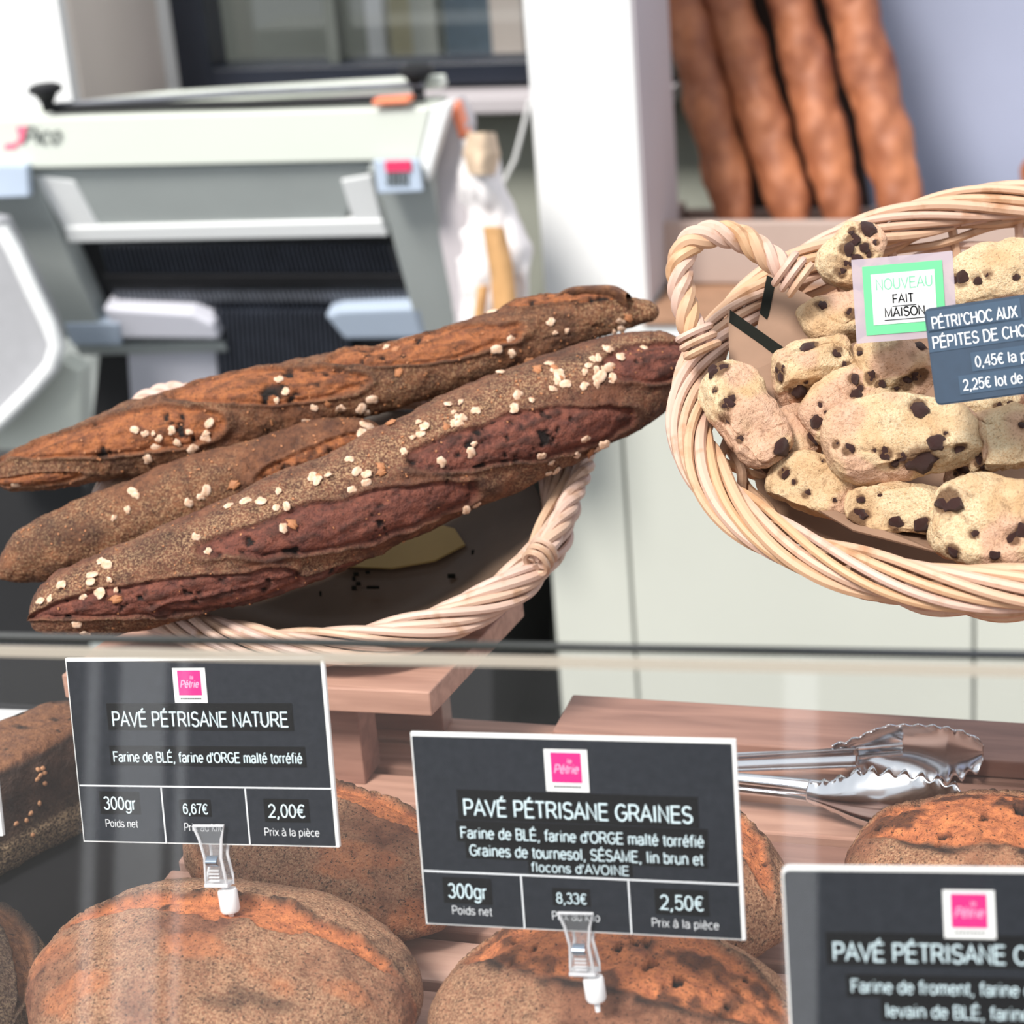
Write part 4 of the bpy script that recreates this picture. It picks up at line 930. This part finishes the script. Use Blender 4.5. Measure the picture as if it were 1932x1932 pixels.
# ------------------------------------------------------------------ wicker baskets
def basket(name, label, O, az, tx, ty, a, b, H, handles, wick, rings=6, nst=26, seed=0, flare=0.70, group=None, rimr=0.0072):
    R = rotm('y', math.radians(ty))@rotm('x', math.radians(tx))@rotm('z', math.radians(az))
    root = thing(name, label, 'basket', group=group, mw=mat4(R, O)); rng = random.Random(seed)
    O = np.array(O); inv = lambda p: R.T@(np.asarray(p)-O)
    th = np.linspace(0, 2*np.pi, 260, endpoint=False)
    def wall(h, t): # h 0 at base .. 1 at rim
        k = flare+(1-flare)*math.sin(h*pi/2)**0.9
        return np.column_stack([a*k*np.cos(t), b*k*np.sin(t), np.full(len(t), -H*(1-h))])
    out = np.column_stack([np.cos(th)/a, np.sin(th)/b, 0*th]); out /= np.linalg.norm(out, axis=1)[:, None]; upv = np.array([0, 0, 1.0])
    mb = MB()
    for j in range(rings):
        h = 0.10+0.80*j/(rings-1); ph = j % 2*pi
        P = wall(h, th)+out*(0.0026*np.sin(nst/2*th+ph))[:, None]
        P[:, 2] += 0.0012*np.sin(3*th+j*1.3)
        mb.tube(P, 0.0021*rng.uniform(0.9, 1.15), 7, True, rng.random())
    mb.build('woven_wall', wick, root)
    mb = MB()
    for k in range(nst):
        t = np.full(12, 2*pi*k/nst+0.06); hs = np.linspace(0, 1.0, 12)
        P = np.array([wall(x, t[:1])[0] for x in hs]); mb.tube(P, 0.0022, 7, False, rng.random())
    mb.build('stakes', wick, root)
    mb = MB()
    for j in range(7):
        k = flare*(0.12+0.88*j/6); mb.tube(np.column_stack([a*k*np.cos(th), b*k*np.sin(th), np.full(len(th), -H)]), 0.0034, 6, True, rng.random())
    mb.lathe([(0.001, -H-0.002), (min(a, b)*flare*0.97, -H-0.002), (min(a, b)*flare*0.97, -H-0.0005), (0.001, -H-0.0005)], 40)
    mb.build('base', wick, root)
    mb = MB(); K = 8                                                 # rolled border: rods running slantwise round the rim
    for k in range(K):
        n_t = 6
        for seg in range(n_t):                                        # each rod is its own length, ends tucked under
            t0 = 2*pi*(seg/n_t)+2*pi*k/K/n_t*1.0; t = np.linspace(t0-0.10, t0+2*pi/n_t+0.14, 60)
            f = np.linspace(0, 1, 60); ph = pi*1.30-f*pi*2.05
            oo = np.column_stack([np.cos(t)/a, np.sin(t)/b, 0*t]); oo /= np.linalg.norm(oo, axis=1)[:, None]
            base = np.column_stack([a*np.cos(t), b*np.sin(t), 0*t])
            rr = rimr+0.0012*math.sin(k*2.3)
            P = base+oo*(rr*np.cos(ph))[:, None]+upv*(0.95*rr*np.sin(ph))[:, None]
            mb.tube(P, 0.00225*rng.uniform(0.82, 1.14)*np.minimum(1, 0.35+6*np.minimum(f, 1-f)), 8, False, rng.random())
    mb.build('rim', wick, root)
    for path, r0, strands, turns in handles:
        P = np.array([inv(p) for p in path]); n = 120
        d = np.concatenate([[0], np.cumsum(np.linalg.norm(np.diff(P, axis=0), axis=1))]); q = np.linspace(0, d[-1], n)
        Pc = np.column_stack([np.interp(q, d, P[:, i]) for i in range(3)])
        ker = np.hanning(17); ker /= ker.sum()
        ext = np.vstack([2*Pc[0]-Pc[1:9][::-1], Pc, 2*Pc[-1]-Pc[-9:-1][::-1]])
        Pc = np.column_stack([np.convolve(ext[:, i], ker, 'valid') for i in range(3)])
        T = np.gradient(Pc, axis=0); T /= np.linalg.norm(T, axis=1)[:, None]
        u = nrm(np.cross(T[0], (0.3, 0.9, 0.2))); U = [u]
        for i in range(1, n): u = nrm(u-T[i]*np.dot(u, T[i])); U.append(u)
        U = np.array(U); V = np.cross(T, U); mb = MB()
        for k in range(strands):
            ph = 2*pi*k/strands+np.linspace(0, turns*2*pi, n)
            mb.tube(Pc+r0*(np.cos(ph)[:, None]*U+np.sin(ph)[:, None]*V), r0*0.80*rng.uniform(0.9, 1.1), 8, False, rng.random())
        for e in (0, n-1):                                            # lashing where the handle joins the rim
            for m_ in range(3):
                tt = np.linspace(0, 2*pi, 20, endpoint=False); c = Pc[e]+T[e]*(0.004*m_*(1 if e == 0 else -1))
                mb.tube(c+1.9*r0*(np.cos(tt)[:, None]*U[e]+1.25*np.sin(tt)[:, None]*V[e]), r0*0.5, 6, True, rng.random())
        mb.build('handle', wick, root)
    return root, R, O

hl1 = [onpl(x, y, p1+n1*h, n1) for x, y, h in ((1012, 1062, 0.006), (1040, 1018, 0.007), (1068, 960, 0.006), (1094, 905, 0.003), (1106, 862, -0.002), (1092, 822, -0.006), (1055, 806, -0.008), (1015, 830, -0.006), (985, 870, 0.0))]
hl2 = [onpl(x, y, p1+n1*h, n1) for x, y, h in ((215, 860, 0.0), (232, 800, 0.004), (268, 758, 0.010), (315, 740, 0.012), (365, 742, 0.010), (410, 775, 0.004), (432, 830, 0.0))]
B1, RB1, OB1 = basket('wicker_basket', 'pale wicker basket on the riser shelf, carrying the dark seeded baguettes', (-0.160, 0.200, 1.0125), 4, 22.0, 3.5, 0.1165, 0.0915, 0.034, [(hl1, 0.0031, 4, 3.2), (hl2, 0.0034, 4, 3)], M['wicker'], 5, 26, 3, flare=0.60, group='wicker baskets on the counter')
hr = [at(x, y, 0.90-0.00002*(x-1300)) for x, y in ((1325, 660), (1302, 610), (1286, 555), (1280, 500), (1300, 455), (1345, 438), (1395, 446), (1440, 476), (1478, 505), (1510, 528))]
OB2 = (0.1829, 0.1523, 1.1050)
B2, RB2, OB2 = basket('wicker_basket', 'buff wicker basket tilted forward at the right, full of chocolate chip rolls', OB2, 10.0, 24.9, -1.0, 0.1446, 0.1160, 0.050, [(hr, 0.0033, 4, 3.4)], M['wicker2'], 10, 30, 8, flare=0.66, group='wicker baskets on the counter')
# liner papers
def bowl_liner(root, name, a, b, H, k0, k1, h1, m, seed, t0=0, t1=2*pi):
    n, k = 10, 90; th = np.linspace(t0, t1, k, endpoint=False); rng = np.random.default_rng(seed)
    jag = h1+0.05*np.interp(th, np.linspace(t0, t1, 24), rng.standard_normal(24))
    Gd = []
    for i in range(n):
        f = i/(n-1); kk = k0*min(1, f*1.9)+(k1-k0)*max(0, (f-0.52)/0.48) if f < 0.999 else k1
        zz = np.where(f < 0.52, -H*0.90, -H*0.90+(H*0.90)*((f-0.52)/0.48)*jag)
        Gd.append(np.column_stack([a*kk*np.cos(th), b*kk*np.sin(th), zz+0*th]))
    return MB().grid(np.array(Gd), cv=True).build(name, m, root)
lin = bowl_liner(B1, 'paper_liner', 0.1165, 0.0915, 0.034, 0.55, 0.91, 0.72, M['liner'], 2)
lin2 = bowl_liner(B2, 'paper_liner', 0.1446, 0.116, 0.050, 0.60, 0.84, 0.30, M['kraft'], 6)
nb1 = RB1[:, 2]
def on_b1(x, y, h): return RB1.T@(onpl(x, y, OB1+nb1*h, nb1)-OB1)
P = [on_b1(x, y, -0.029) for x, y in ((600, 1062), (640, 1070), (740, 1074), (820, 1060), (878, 1030), (858, 1000), (800, 985), (700, 985))]
MB().prism(P, (0, 0, 0.0012)).build('yellow_paper_window', M['yellowpaper'], B1, smooth=False)
for x, y, w_, h_ in ((603, 1118, 4, 7), (667, 1082, 10, 5), (665, 1090, 6, 6), (672, 1100, 9, 5), (664, 1108, 9, 6), (690, 1079, 8, 4), (692, 1108, 24, 3), (845, 1085, 14, 6), (890, 1040, 10, 8)):
    MB().prism([on_b1(x+q, y+v, -0.0285) for q, v in ((0, 0), (w_, 0), (w_, h_), (0, h_))], (0, 0, 0.001)).build('printed_mark', M['blackprint'], B1, smooth=False)

nb2 = RB2[:, 2]
def on_b2(x, y, h): return onpl(x, y, OB2+nb2*h, nb2)
# stand behind and under the tilted basket
zb = OB2-nb2*0.0535
def base_z(y): return zb[2]+math.tan(math.radians(25.2))*(y-zb[1])
st = MB()
sx0, sx1 = 0.205, 0.33
st.prism([(sx0, 0.112, 0.9003), (sx0, 0.174, 0.9003), (sx0, 0.174, base_z(0.174)), (sx0, 0.112, base_z(0.112))], (sx1-sx0, 0, 0))
stand = st.build('basket_stand', M['wood'], None, smooth=False, origin=np.array([0.26, 0.143, 0.9]))
tag(stand, 'reddish wooden block under the tilted basket of rolls', 'stand')

# prop under the raised rear of the left basket
nB = RB1[:, 2]; pz = OB1-nB*0.0365
py0, py1 = 0.196, 0.214
def pzz(y): return pz[2]+math.tan(math.radians(22))*(y-pz[1])-0.001
MB().prism([np.array(q)-rc for q in ((-0.20, py0, rz1+0.0002), (-0.20, py1, rz1+0.0002), (-0.20, py1, pzz(py1)), (-0.20, py0, pzz(py0)))], (0.09, 0, 0)).build('rear_prop', M['wooddark'], ris, smooth=False)
dt = boxo('dark_tray', (-0.60, -0.13, 0.8685), (-0.1925, 0.21, 0.8855), M['black'], None, 0.002)
tag(dt, 'dark tray under the rye loaves, left of the slatted wooden tray', 'tray')

# paper bags tucked in the left side of the roll basket
def bag(label, pix, hs, stripe, seed):
    P3 = [on_b2(x, y, h) for (x, y), h in zip(pix, hs)]; c = np.mean(P3, 0)
    root = thing('paper_bag', label, 'paper bag', c, group='kraft paper bags in the roll basket')
    n = nrm(np.cross(P3[1]-P3[0], P3[-1]-P3[0])); n = n if np.dot(n, CAM-c) > 0 else -n
    MB().prism([p-c for p in P3], -n*0.0012).build('bag_sheet', M['kraft'], root, smooth=False)
    MB().prism([p-c-n*0.003 for p in P3], -n*0.0008).build('bag_back', M['kraft'], root, smooth=False)
    Q = [onpl(x, y, P3[0]+n*0.0004, n)-c for x, y in stripe]
    MB().prism(Q, -n*0.0002).build('black_stripe', M['blackprint'], root, smooth=False)
bag('kraft paper bag with a long slanting black stripe, at the left inside the roll basket', [(1374, 586), (1376, 720), (1395, 830), (1470, 880), (1545, 800), (1545, 715), (1490, 668)], [0.012, 0.004, -0.004, -0.012, -0.006, 0.004, 0.010], [(1377, 584), (1488, 662), (1480, 684), (1436, 650), (1376, 608)], 1)
bag('smaller kraft paper bag with a short upright black stripe, behind the long striped one', [(1450, 515), (1428, 620), (1430, 680), (1560, 760), (1580, 640), (1540, 566)], [0.012, 0.004, -0.002, -0.004, 0.004, 0.010], [(1447, 519), (1464, 527), (1451, 592), (1447, 603), (1433, 591)], 2)
bl = [on_b2(x, y, h) for x, y, h in ((1375, 830, -0.010), (1480, 925, -0.012), (1610, 1000, -0.010), (1765, 1040, -0.010), (1765, 1010, -0.022), (1600, 960, -0.026), (1480, 880, -0.026))]
c = np.mean(bl, 0)
fs = MB().prism([p-c for p in bl], -nb2*0.001).build('kraft_sheet', M['kraft'], smooth=False); fs.location = c
tag(fs, 'folded kraft paper sheet along the front inside edge of the roll basket', 'paper sheet')

# chocolate chip rolls
CH = []
for i in range(3):
    rg = np.random.default_rng(70+i); n, k = 9, 14; Gd = []
    for a in range(n):
        f = math.sin(pi*(a+0.2)/(n-0.6)); z = math.cos(pi*(a+0.2)/(n-0.6))
        Gd.append([(0.5*f*math.cos(t), 0.5*f*math.sin(t), 0.36*z) for t in np.linspace(0, 2*pi, k, endpoint=False)])
    Gd = np.array(Gd); F = Gd.reshape(-1, 3); F = F*(1+0.75*fbm(F+i*7, 1.9, 3, i))[:, None]
    mb = MB().grid(F.reshape(n, k, 3), cv=True); mb.f.append(tuple(range(k-1, -1, -1))); mb.f.append(tuple(range((n-1)*k, n*k)))
    o = mb.build('chocolate_chip', M['choc']); CH.append(o.data); bpy.data.objects.remove(o)

def roll(label, cx, cy, lp, wp, deg, h, seed, chips, e=0.60, thick=0.85):
    c = on_b2(cx, cy, h); d = np.dot(c-CAM, fw); lx, ly = lp*d/FPX, wp*d/FPX
    zax = nrm(nb2*0.7-nrm(c-CAM)*0.75)
    ax = nrm(rt*math.cos(math.radians(deg))+up*math.sin(math.radians(deg))); ax = nrm(ax-zax*np.dot(ax, zax)); ay = np.cross(zax, ax)
    R = np.column_stack([ax, ay, zax]); lz = ly*thick
    nu, nv = 90, 110
    ph = np.linspace(-pi/2+0.03, pi/2-0.03, nu); th = np.linspace(0, 2*pi, nv, endpoint=False)
    se = lambda q, p_: np.sign(q)*np.abs(q)**p_
    Gd = np.zeros((nu, nv, 3))
    Gd[..., 0] = (lx/2*se(np.sin(ph), 0.85))[:, None]; cc = se(np.cos(ph), 0.62)[:, None]
    Gd[..., 1] = ly/2*cc*se(np.cos(th), e)[None]; Gd[..., 2] = lz/2*cc*se(np.sin(th), 0.85)[None]
    P = Gd.reshape(-1, 3); nr = P/np.array([lx, ly, lz])**2; nr /= np.linalg.norm(nr, axis=1)[:, None]+1e-9
    Q = P+seed*0.37
    big = fbm(Q, 38, 2, seed); fold = np.abs(fbm(Q, 48, 2, seed+2))
    rk = np.random.default_rng(seed+500)
    for _ in range(5):                                                # flattened facets where rolls were cut and pressed together
        nk = nrm(rk.standard_normal(3)*np.array([0.3, 1, 1])); dk = P@nk; lim = np.max(dk)*rk.uniform(0.66, 0.80)
        P = P-nk*(np.maximum(dk-lim, 0)*0.82)[:, None]
    P = P+nr*(0.0044*big+0.0022*fbm(Q, 75, 2, seed+9)-0.0012*sst(0.05, 0.0, fold)*sst(0.0, 0.3, fbm(Q, 40, 2, seed+5))+0.0011*fbm(Q, 200, 4, seed+3))[:, None]
    fl = np.clip(sst(-0.35, 0.25, fbm(Q, 55, 3, seed+4)), 0, 1); sc_ = sst(0.06, 0.30, fbm(Q, 45, 2, seed+6))*0.9
    ch = 0.35*sst(0.46, 0.58, fbm(Q, 210, 2, seed+8))
    Wd = P@R.T+c; Nw = nr@R.T; Vw = CAM-Wd; Vw /= np.linalg.norm(Vw, axis=1)[:, None]; vis = np.sum(Nw*Vw, 1) > 0.12
    px_, py_ = proj(Wd); rg = random.Random(seed); spots = []
    for x, y, s in chips:
        dd = (px_-x)**2+(py_-y)**2+1e6*(~vis); i = int(np.argmin(dd))
        if dd[i] > 500: continue
        sz = s*d/FPX; spots.append((i, sz)); q = np.linalg.norm(P-P[i], axis=1)/(0.5*sz)+0.35*fbm(Q, 300, 2, seed+21)
        ch = np.maximum(ch, 0.9*sst(1.35, 0.95, q)); P = P-nr*(0.0006*sst(1.9, 1.2, q))[:, None]
    mb = MB().grid(P.reshape(nu, nv, 3), cv=True); mb.f.append(tuple(range(nv-1, -1, -1))); mb.f.append(tuple(range((nu-1)*nv, nu*nv)))
    b = mb.build('chocolate_chip_roll', M['roll'], attrs=dict(score=sc_, flour=fl*(1-sc_), char=ch, hole=0*ch))
    b.matrix_world = mat4(R, c); tag(b, label, 'bread roll', 'chocolate chip rolls in the right basket')
    for i, sz in spots:
        q = Vector(nr[i]).to_track_quat('Z', 'Y').to_matrix().to_4x4()
        o = bpy.data.objects.new('chocolate_chip', CH[rg.randrange(3)]); COL.objects.link(o); o.parent = b
        o.matrix_local = Matrix.Translation(Vector(P[i]-nr[i]*sz*0.16))@q@Matrix.Rotation(rg.uniform(0, 6.3), 4, 'Z')@Matrix.Diagonal((sz*rg.uniform(0.8, 1.25), sz, sz*0.8, 1))
    return b
rolls = [
 ('long floury roll leaning on the left wall of the roll basket', 1405, 782, 232, 128, -57, 0.010, 1, [(1352, 692, 40), (1372, 762, 26), (1385, 745, 18), (1365, 790, 22), (1478, 848, 36), (1395, 830, 16), (1348, 735, 14)]),
 ('smooth oval roll at the front left of the pile with a reddish streak', 1541, 917, 188, 122, -24, -0.012, 2, [(1478, 890, 24), (1522, 934, 18), (1500, 908, 14), (1556, 868, 12), (1575, 946, 9)]),
 ('small roll with two round chips along its front edge, front centre', 1685, 957, 180, 108, -6, -0.010, 3, [(1618, 975, 36), (1690, 990, 26), (1746, 992, 28), (1622, 940, 18), (1660, 930, 8)]),
 ('large smooth roll at the lower right with one big chip on its left shoulder', 1868, 985, 235, 178, -14, -0.006, 4, [(1786, 945, 54), (1798, 1044, 28), (1838, 1010, 18), (1915, 1020, 24), (1880, 1056, 22), (1930, 1000, 26)]),
 ('biggest roll in the middle of the pile with a large chip in front', 1707, 830, 298, 165, -4, 0.008, 5, [(1738, 868, 58), (1733, 767, 34), (1768, 832, 30), (1812, 842, 24), (1668, 858, 24), (1682, 878, 18), (1705, 866, 20), (1600, 848, 22), (1575, 838, 16), (1785, 812, 10), (1650, 850, 9)]),
 ('roll with a pink smooth cut, tucked under the speckled one, left of centre', 1600, 762, 168, 118, 38, 0.004, 6, [(1540, 800, 24), (1610, 714, 22), (1614, 745, 20), (1548, 762, 12), (1625, 726, 14), (1560, 778, 10)]),
 ('upper left roll with a long dark chip on its lower face', 1536, 698, 158, 126, 14, 0.008, 7, [(1510, 745, 38), (1468, 702, 32), (1528, 648, 30), (1582, 660, 22), (1600, 690, 20), (1472, 715, 18), (1520, 722, 10)]),
 ('speckled floury roll just below the NOUVEAU card', 1690, 696, 158, 122, -2, 0.012, 8, [(1640, 712, 24), (1710, 725, 28), (1735, 708, 36), (1742, 650, 26), (1660, 726, 18), (1690, 738, 14), (1620, 660, 16)]),
 ('wedge shaped roll between the paper bags and the NOUVEAU card', 1580, 592, 130, 118, 20, 0.010, 9, [(1546, 575, 22), (1606, 592, 20), (1555, 640, 12)]),
 ('topmost roll of the pile, thick with chips, standing against the back rim', 1612, 478, 140, 112, 62, 0.014, 10, [(1636, 425, 30), (1612, 452, 26), (1595, 470, 28), (1634, 468, 22), (1618, 488, 24), (1582, 512, 22), (1645, 480, 14), (1605, 432, 16), (1600, 500, 18), (1655, 455, 12)]),
 ('smooth roll right of the NOUVEAU card, above the blue-grey card', 1885, 528, 178, 130, 16, 0.010, 11, [(1812, 530, 28), (1838, 520, 16), (1865, 515, 14), (1918, 525, 14), (1800, 525, 18)]),
 ('round wrinkled roll at the right under the blue-grey card', 1905, 838, 158, 140, 10, 0.004, 12, [(1845, 870, 26), (1852, 890, 18), (1930, 800, 14), (1840, 850, 14)]),
 ('small roll half buried at the left of the pile, beside the long leaning one', 1510, 815, 92, 96, -30, -0.006, 13, [(1536, 826, 26), (1512, 790, 12)]),
 ('roll mostly hidden behind the lower edge of the blue-grey card', 1858, 760, 150, 90, 5, 0.002, 14, [(1882, 770, 22), (1908, 762, 12)]),
 ('roll at the upper right corner of the pile against the back wall of the basket', 1945, 492, 120, 90, 20, 0.004, 15, [(1925, 480, 12)]),
 ('small broken roll piece low between the big roll and the wrinkled one', 1812, 900, 70, 64, 10, -0.012, 16, [(1822, 882, 26), (1806, 890, 16)]),
]
for a in rolls: roll(*a)

# cards in the roll basket
cN = (0.1331, 0.1205, 1.1485); RN = card_basis(-0.32, 18.03, 5.29); nw, nh = 0.0402, 0.0337
nv_ = thing('laminated_card', 'laminated white and mint green NOUVEAU card standing among the rolls', 'sign', mw=mat4(RN, cN))
plate('laminate', -nw/2, -nh/2, nw/2, nh/2, -0.0006, 0.0006, M['laminate'], nv_)
plate('green_border', -nw*0.395, -nh*0.415, nw*0.395, nh*0.405, 0.0001, 0.0002, M['mint'], nv_)
plate('white_panel', -nw*0.315, -nh*0.30, nw*0.315, nh*0.305, 0.0003, 0.0002, M['paper'], nv_)
mb = MB(); text_mb(mb, 'NOUVEAU', 0.0004, nh*0.115, nh*0.125, 0.0006, 0.12, 'c', nw*0.565); mb.build('lettering', M['mintink'], nv_, smooth=False, recalc=False)
mb = MB(); text_mb(mb, 'FAIT', -0.0004, -nh*0.055, nh*0.098, 0.0006, 0.15, 'c', nw*0.21); text_mb(mb, 'MAISON', 0.0000, -nh*0.215, nh*0.105, 0.0006, 0.15, 'c', nw*0.40)
mb.box((0.0, -nh*0.092, 0.0006), (nw*0.235, 0.0003, 0.0001)); mb.box((0.0, -nh*0.252, 0.0006), (nw*0.41, 0.0003, 0.0001))
mb.build('lettering', M['strip'], nv_, smooth=False, recalc=False)
c4, R4 = price_card('price_card', 'blue-grey price card with rounded corners in the basket of rolls', (0.1859, 0.0789, 1.1436), (0.05, 17.93, 8.81), 0.0773, 0.0373,
    ("PÉTRI'CHOC AUX", 0.030, 0.215, 0.115, 0.415, 'l', 0.32), [('PÉPITES DE CHO', 0.022, 0.415, 0.115, 0.455, 'l', 0.32), ('0,45€ la pi', 0.215, 0.660, 0.105, 0.262, 'l', 0.40), ('2,25€ lot de 6', 0.143, 0.880, 0.105, 0.335, 'l', 0.40)],
    [], None, div_v=None, rad=0.0022, mats=('bluecard', 'bluestrip', 'inkwhite'))
c4.children[0].data.materials[0] = M['bluecard']
ck = thing('card_holder', 'small black clip at the foot of the blue-grey card', 'clip', mw=mat4(R4, np.array((0.1859, 0.0789, 1.1436))+R4[:, 0]*0.0005))
MB().box((0.001, -0.0150, 0.0016), (0.012, 0.0070, 0.0018)).build('jaw', M['black'], ck, smooth=False, bevel=0.0006)
MB().box((0.001, -0.0150, -0.0036), (0.012, 0.0070, 0.0018)).build('jaw', M['black'], ck, smooth=False, bevel=0.0006)
MB().box((0.001, -0.0200, -0.0010), (0.010, 0.0030, 0.0068)).build('hinge', M['black'], ck, smooth=False, bevel=0.0006)
MB().lathe([(0.0016, 0), (0.0016, 0.022)], 12, (0.001, -0.0215, -0.001), rotm('x', math.radians(90))).build('stem', M['black'], ck)

# ------------------------------------------------------------------ steel tongs lying on the tray
zt = 0.9015
tg = thing('serving_tongs', 'polished steel tongs with scalloped ends lying at the back right of the tray', 'tongs', onz(1500, 1450, 0.9))
tgo = np.array(onz(1500, 1450, 0.9)); tgo[2] = 0.9
def arm(name, p_hinge, p_mid, p_end, concave, zc, parent):
    A = [onz(*p, zc)-tgo for p in (p_hinge, p_mid, p_end)]
    T = nrm(A[2]-A[1]); side = np.array([-T[1], T[0], 0])*concave         # points toward the hollow side
    n, k = 40, 13; rows = []
    for i in range(n):
        f = i/(n-1); c = A[0]*(1-f)+A[1]*f
        hw_ = 0.0036+0.0016*f; v = np.linspace(-1, 1, k)
        rows.append([c+np.array([0, 0, hw_*x])+side*(0.0030*abs(x)**3-0.0011*math.exp(-(x/0.35)**2)) for x in v])
    mb = MB().grid(np.array(rows)); o = mb.build(name, M['chrome'], parent)
    s = o.modifiers.new('thickness', 'SOLIDIFY'); s.thickness = 0.0008
    n, k = 90, 22; rows = []; Ls = np.linalg.norm(A[2]-A[1])
    for i in range(n):
        f = i/(n-1); c = A[1]*(1-f)+A[2]*f-T*0.012*(1-f)
        wv = 0.0050+(0.0150-0.0050)*sst(0.0, 0.42, f); wv = wv*math.sqrt(max(1-(max(0, f-0.55)/0.47)**2.4, 0.02))
        v = np.linspace(-1, 1, k); dep = 0.0085*math.sin(min(1, f*1.15+0.12)*pi*0.86+0.12)
        row = []
        for x in v:
            scal = 1+0.085*math.cos(f*2*pi*10.5)*abs(x)**3*sst(0.15, 0.3, f)
            row.append(c+np.array([0, 0, wv*x*scal])-side*(dep*(1-abs(x)**2.2))+side*0.0016*abs(x)**6*math.cos(f*2*pi*10.5))
        rows.append(row)
    o2 = MB().grid(np.array(rows)).build('scalloped_end', M['chrome'], o)
    s = o2.modifiers.new('thickness', 'SOLIDIFY'); s.thickness = 0.0008
    rib = MB()
    for dz in (-0.0024, 0.0024):
        rib.tube(np.array([A[0]*(1-f)+A[1]*f+T*0.020*max(0, f-0.6)/0.4+np.array([0, 0, dz])-side*(0.0012+0.0048*max(0, f-0.75)/0.25) for f in np.linspace(0, 1, 30)]), 0.0011, 8)
    rib.build('rib', M['chrome'], o)
    return o
arm('arm', (1150, 1446), (1620, 1424), (1856, 1424), -1, zt+0.0145, tg)
arm('arm', (1150, 1454), (1575, 1500), (1848, 1532), 1, zt+0.0145, tg)
h0 = onz(1150, 1444, zt+0.0145)-tgo
MB().lathe([(0.004, -0.007), (0.0055, -0.006), (0.0055, 0.006), (0.004, 0.007)], 20, h0).build('hinge', M['chrome'], tg)

# white paper behind the rye loaf, white cloth bag by the slicer, loose cable
pw = [onz(x, y, 0.8868) for x, y in ((-60, 1340), (135, 1346), (150, 1400), (-60, 1420))]
c = np.mean(pw, 0); o = MB().prism([p-c for p in pw], (0, 0, 0.0012)).build('paper_sheet', M['paper'], smooth=False); o.location = c
tag(o, 'white paper sheet lying behind the dark rye loaf', 'paper')
org2 = ony(930, 440, 1.32)
ba2 = thing('cloth_bag', 'crumpled white cloth bag with tan straps hanging between slicer and pillar', 'bag', org2)
def drape(name, L_, R_, Y, m, amp, seed, dy=0.03):
    n, k = 60, 30; rows = []
    for i in range(n):
        f = i/(n-1); yy = L_[0][1]*(1-f)+L_[-1][1]*f
        xl = np.interp(yy, [p[1] for p in L_], [p[0] for p in L_]); xr = np.interp(yy, [p[1] for p in R_], [p[0] for p in R_])
        row = []
        for j in range(k):
            a = j/(k-1); x = xl*(1-a)+xr*a
            y_ = Y-dy*math.sin(pi*a)**0.7
            row.append(ony(x, yy, y_))
        rows.append(row)
    Gd = np.array(rows); F = Gd.reshape(-1, 3); F = F+np.array([0, -1, 0])*(amp*fbm(F*np.array([1.6, 1, 0.7]), 38, 3, seed))[:, None]
    o = MB().grid(F.reshape(n, k, 3)-org2).build(name, m, ba2); s = o.modifiers.new('thickness', 'SOLIDIFY'); s.thickness = 0.002
    return o
drape('bag_body', [(868, 262), (866, 350), (864, 430), (852, 520), (866, 660), (880, 760)], [(930, 262), (945, 340), (975, 420), (1000, 470), (998, 560), (990, 760)], 1.345, M['cloth'], 0.014, 3)
drape('top_knot', [(880, 250), (870, 290), (880, 330)], [(935, 250), (944, 290), (935, 330)], 1.33, mat('cream_cloth', (0.74, 0.56, 0.40), 0.7, var=0.2, vscale=30), 0.004, 8, 0.03)
drape('strap', [(910, 428), (925, 520), (930, 600), (925, 720)], [(950, 425), (968, 500), (980, 600), (975, 720)], 1.297, M['tan'], 0.003, 5, 0.012)
drape('strap', [(900, 540), (893, 600), (880, 720)], [(922, 540), (914, 600), (902, 720)], 1.297, M['tan'], 0.003, 6, 0.008)
cb = [ony(x, y, 1.88) for x, y in ((1000, 190), (985, 250), (972, 300), (950, 345), (925, 370), (905, 420))]
o = MB().tube(np.array(cb)-cb[0], 0.003, 8).build('cable', M['white']); o.location = cb[0]
tag(o, 'thin white cable hanging on the wall between slicer and pillar', 'cable')
# slicer lettering
mb = MB(); text_mb(mb, 'Pico', 0, 0, 0.017, 0, 0.16, 'l', 0.045, slant=0.45)
lo = mb.build('slicer_logo', M['inkgrey'], hood, smooth=False, recalc=False)
lp = ony(42, 272, YF-0.0015)-org; lo.matrix_local = mat4(np.column_stack([nrm(ony(122, 268, YF)-ony(42, 272, YF)), [0, 0, 1], [0, -1, 0]]), lp)
mb = MB().prism([ony(x, y, YF-0.0012)-org for x, y in ((30, 240), (52, 238), (46, 262), (40, 272), (28, 274), (36, 258))], (0, 0.001, 0))
mb.prism([ony(x, y, YF-0.0012)-org for x, y in ((10, 272), (34, 270), (30, 280), (8, 282))], (0, 0.001, 0))
mb.build('logo_mark', mat('pink_red_mark', (0.85, 0.16, 0.26), 0.5), hood, smooth=False)
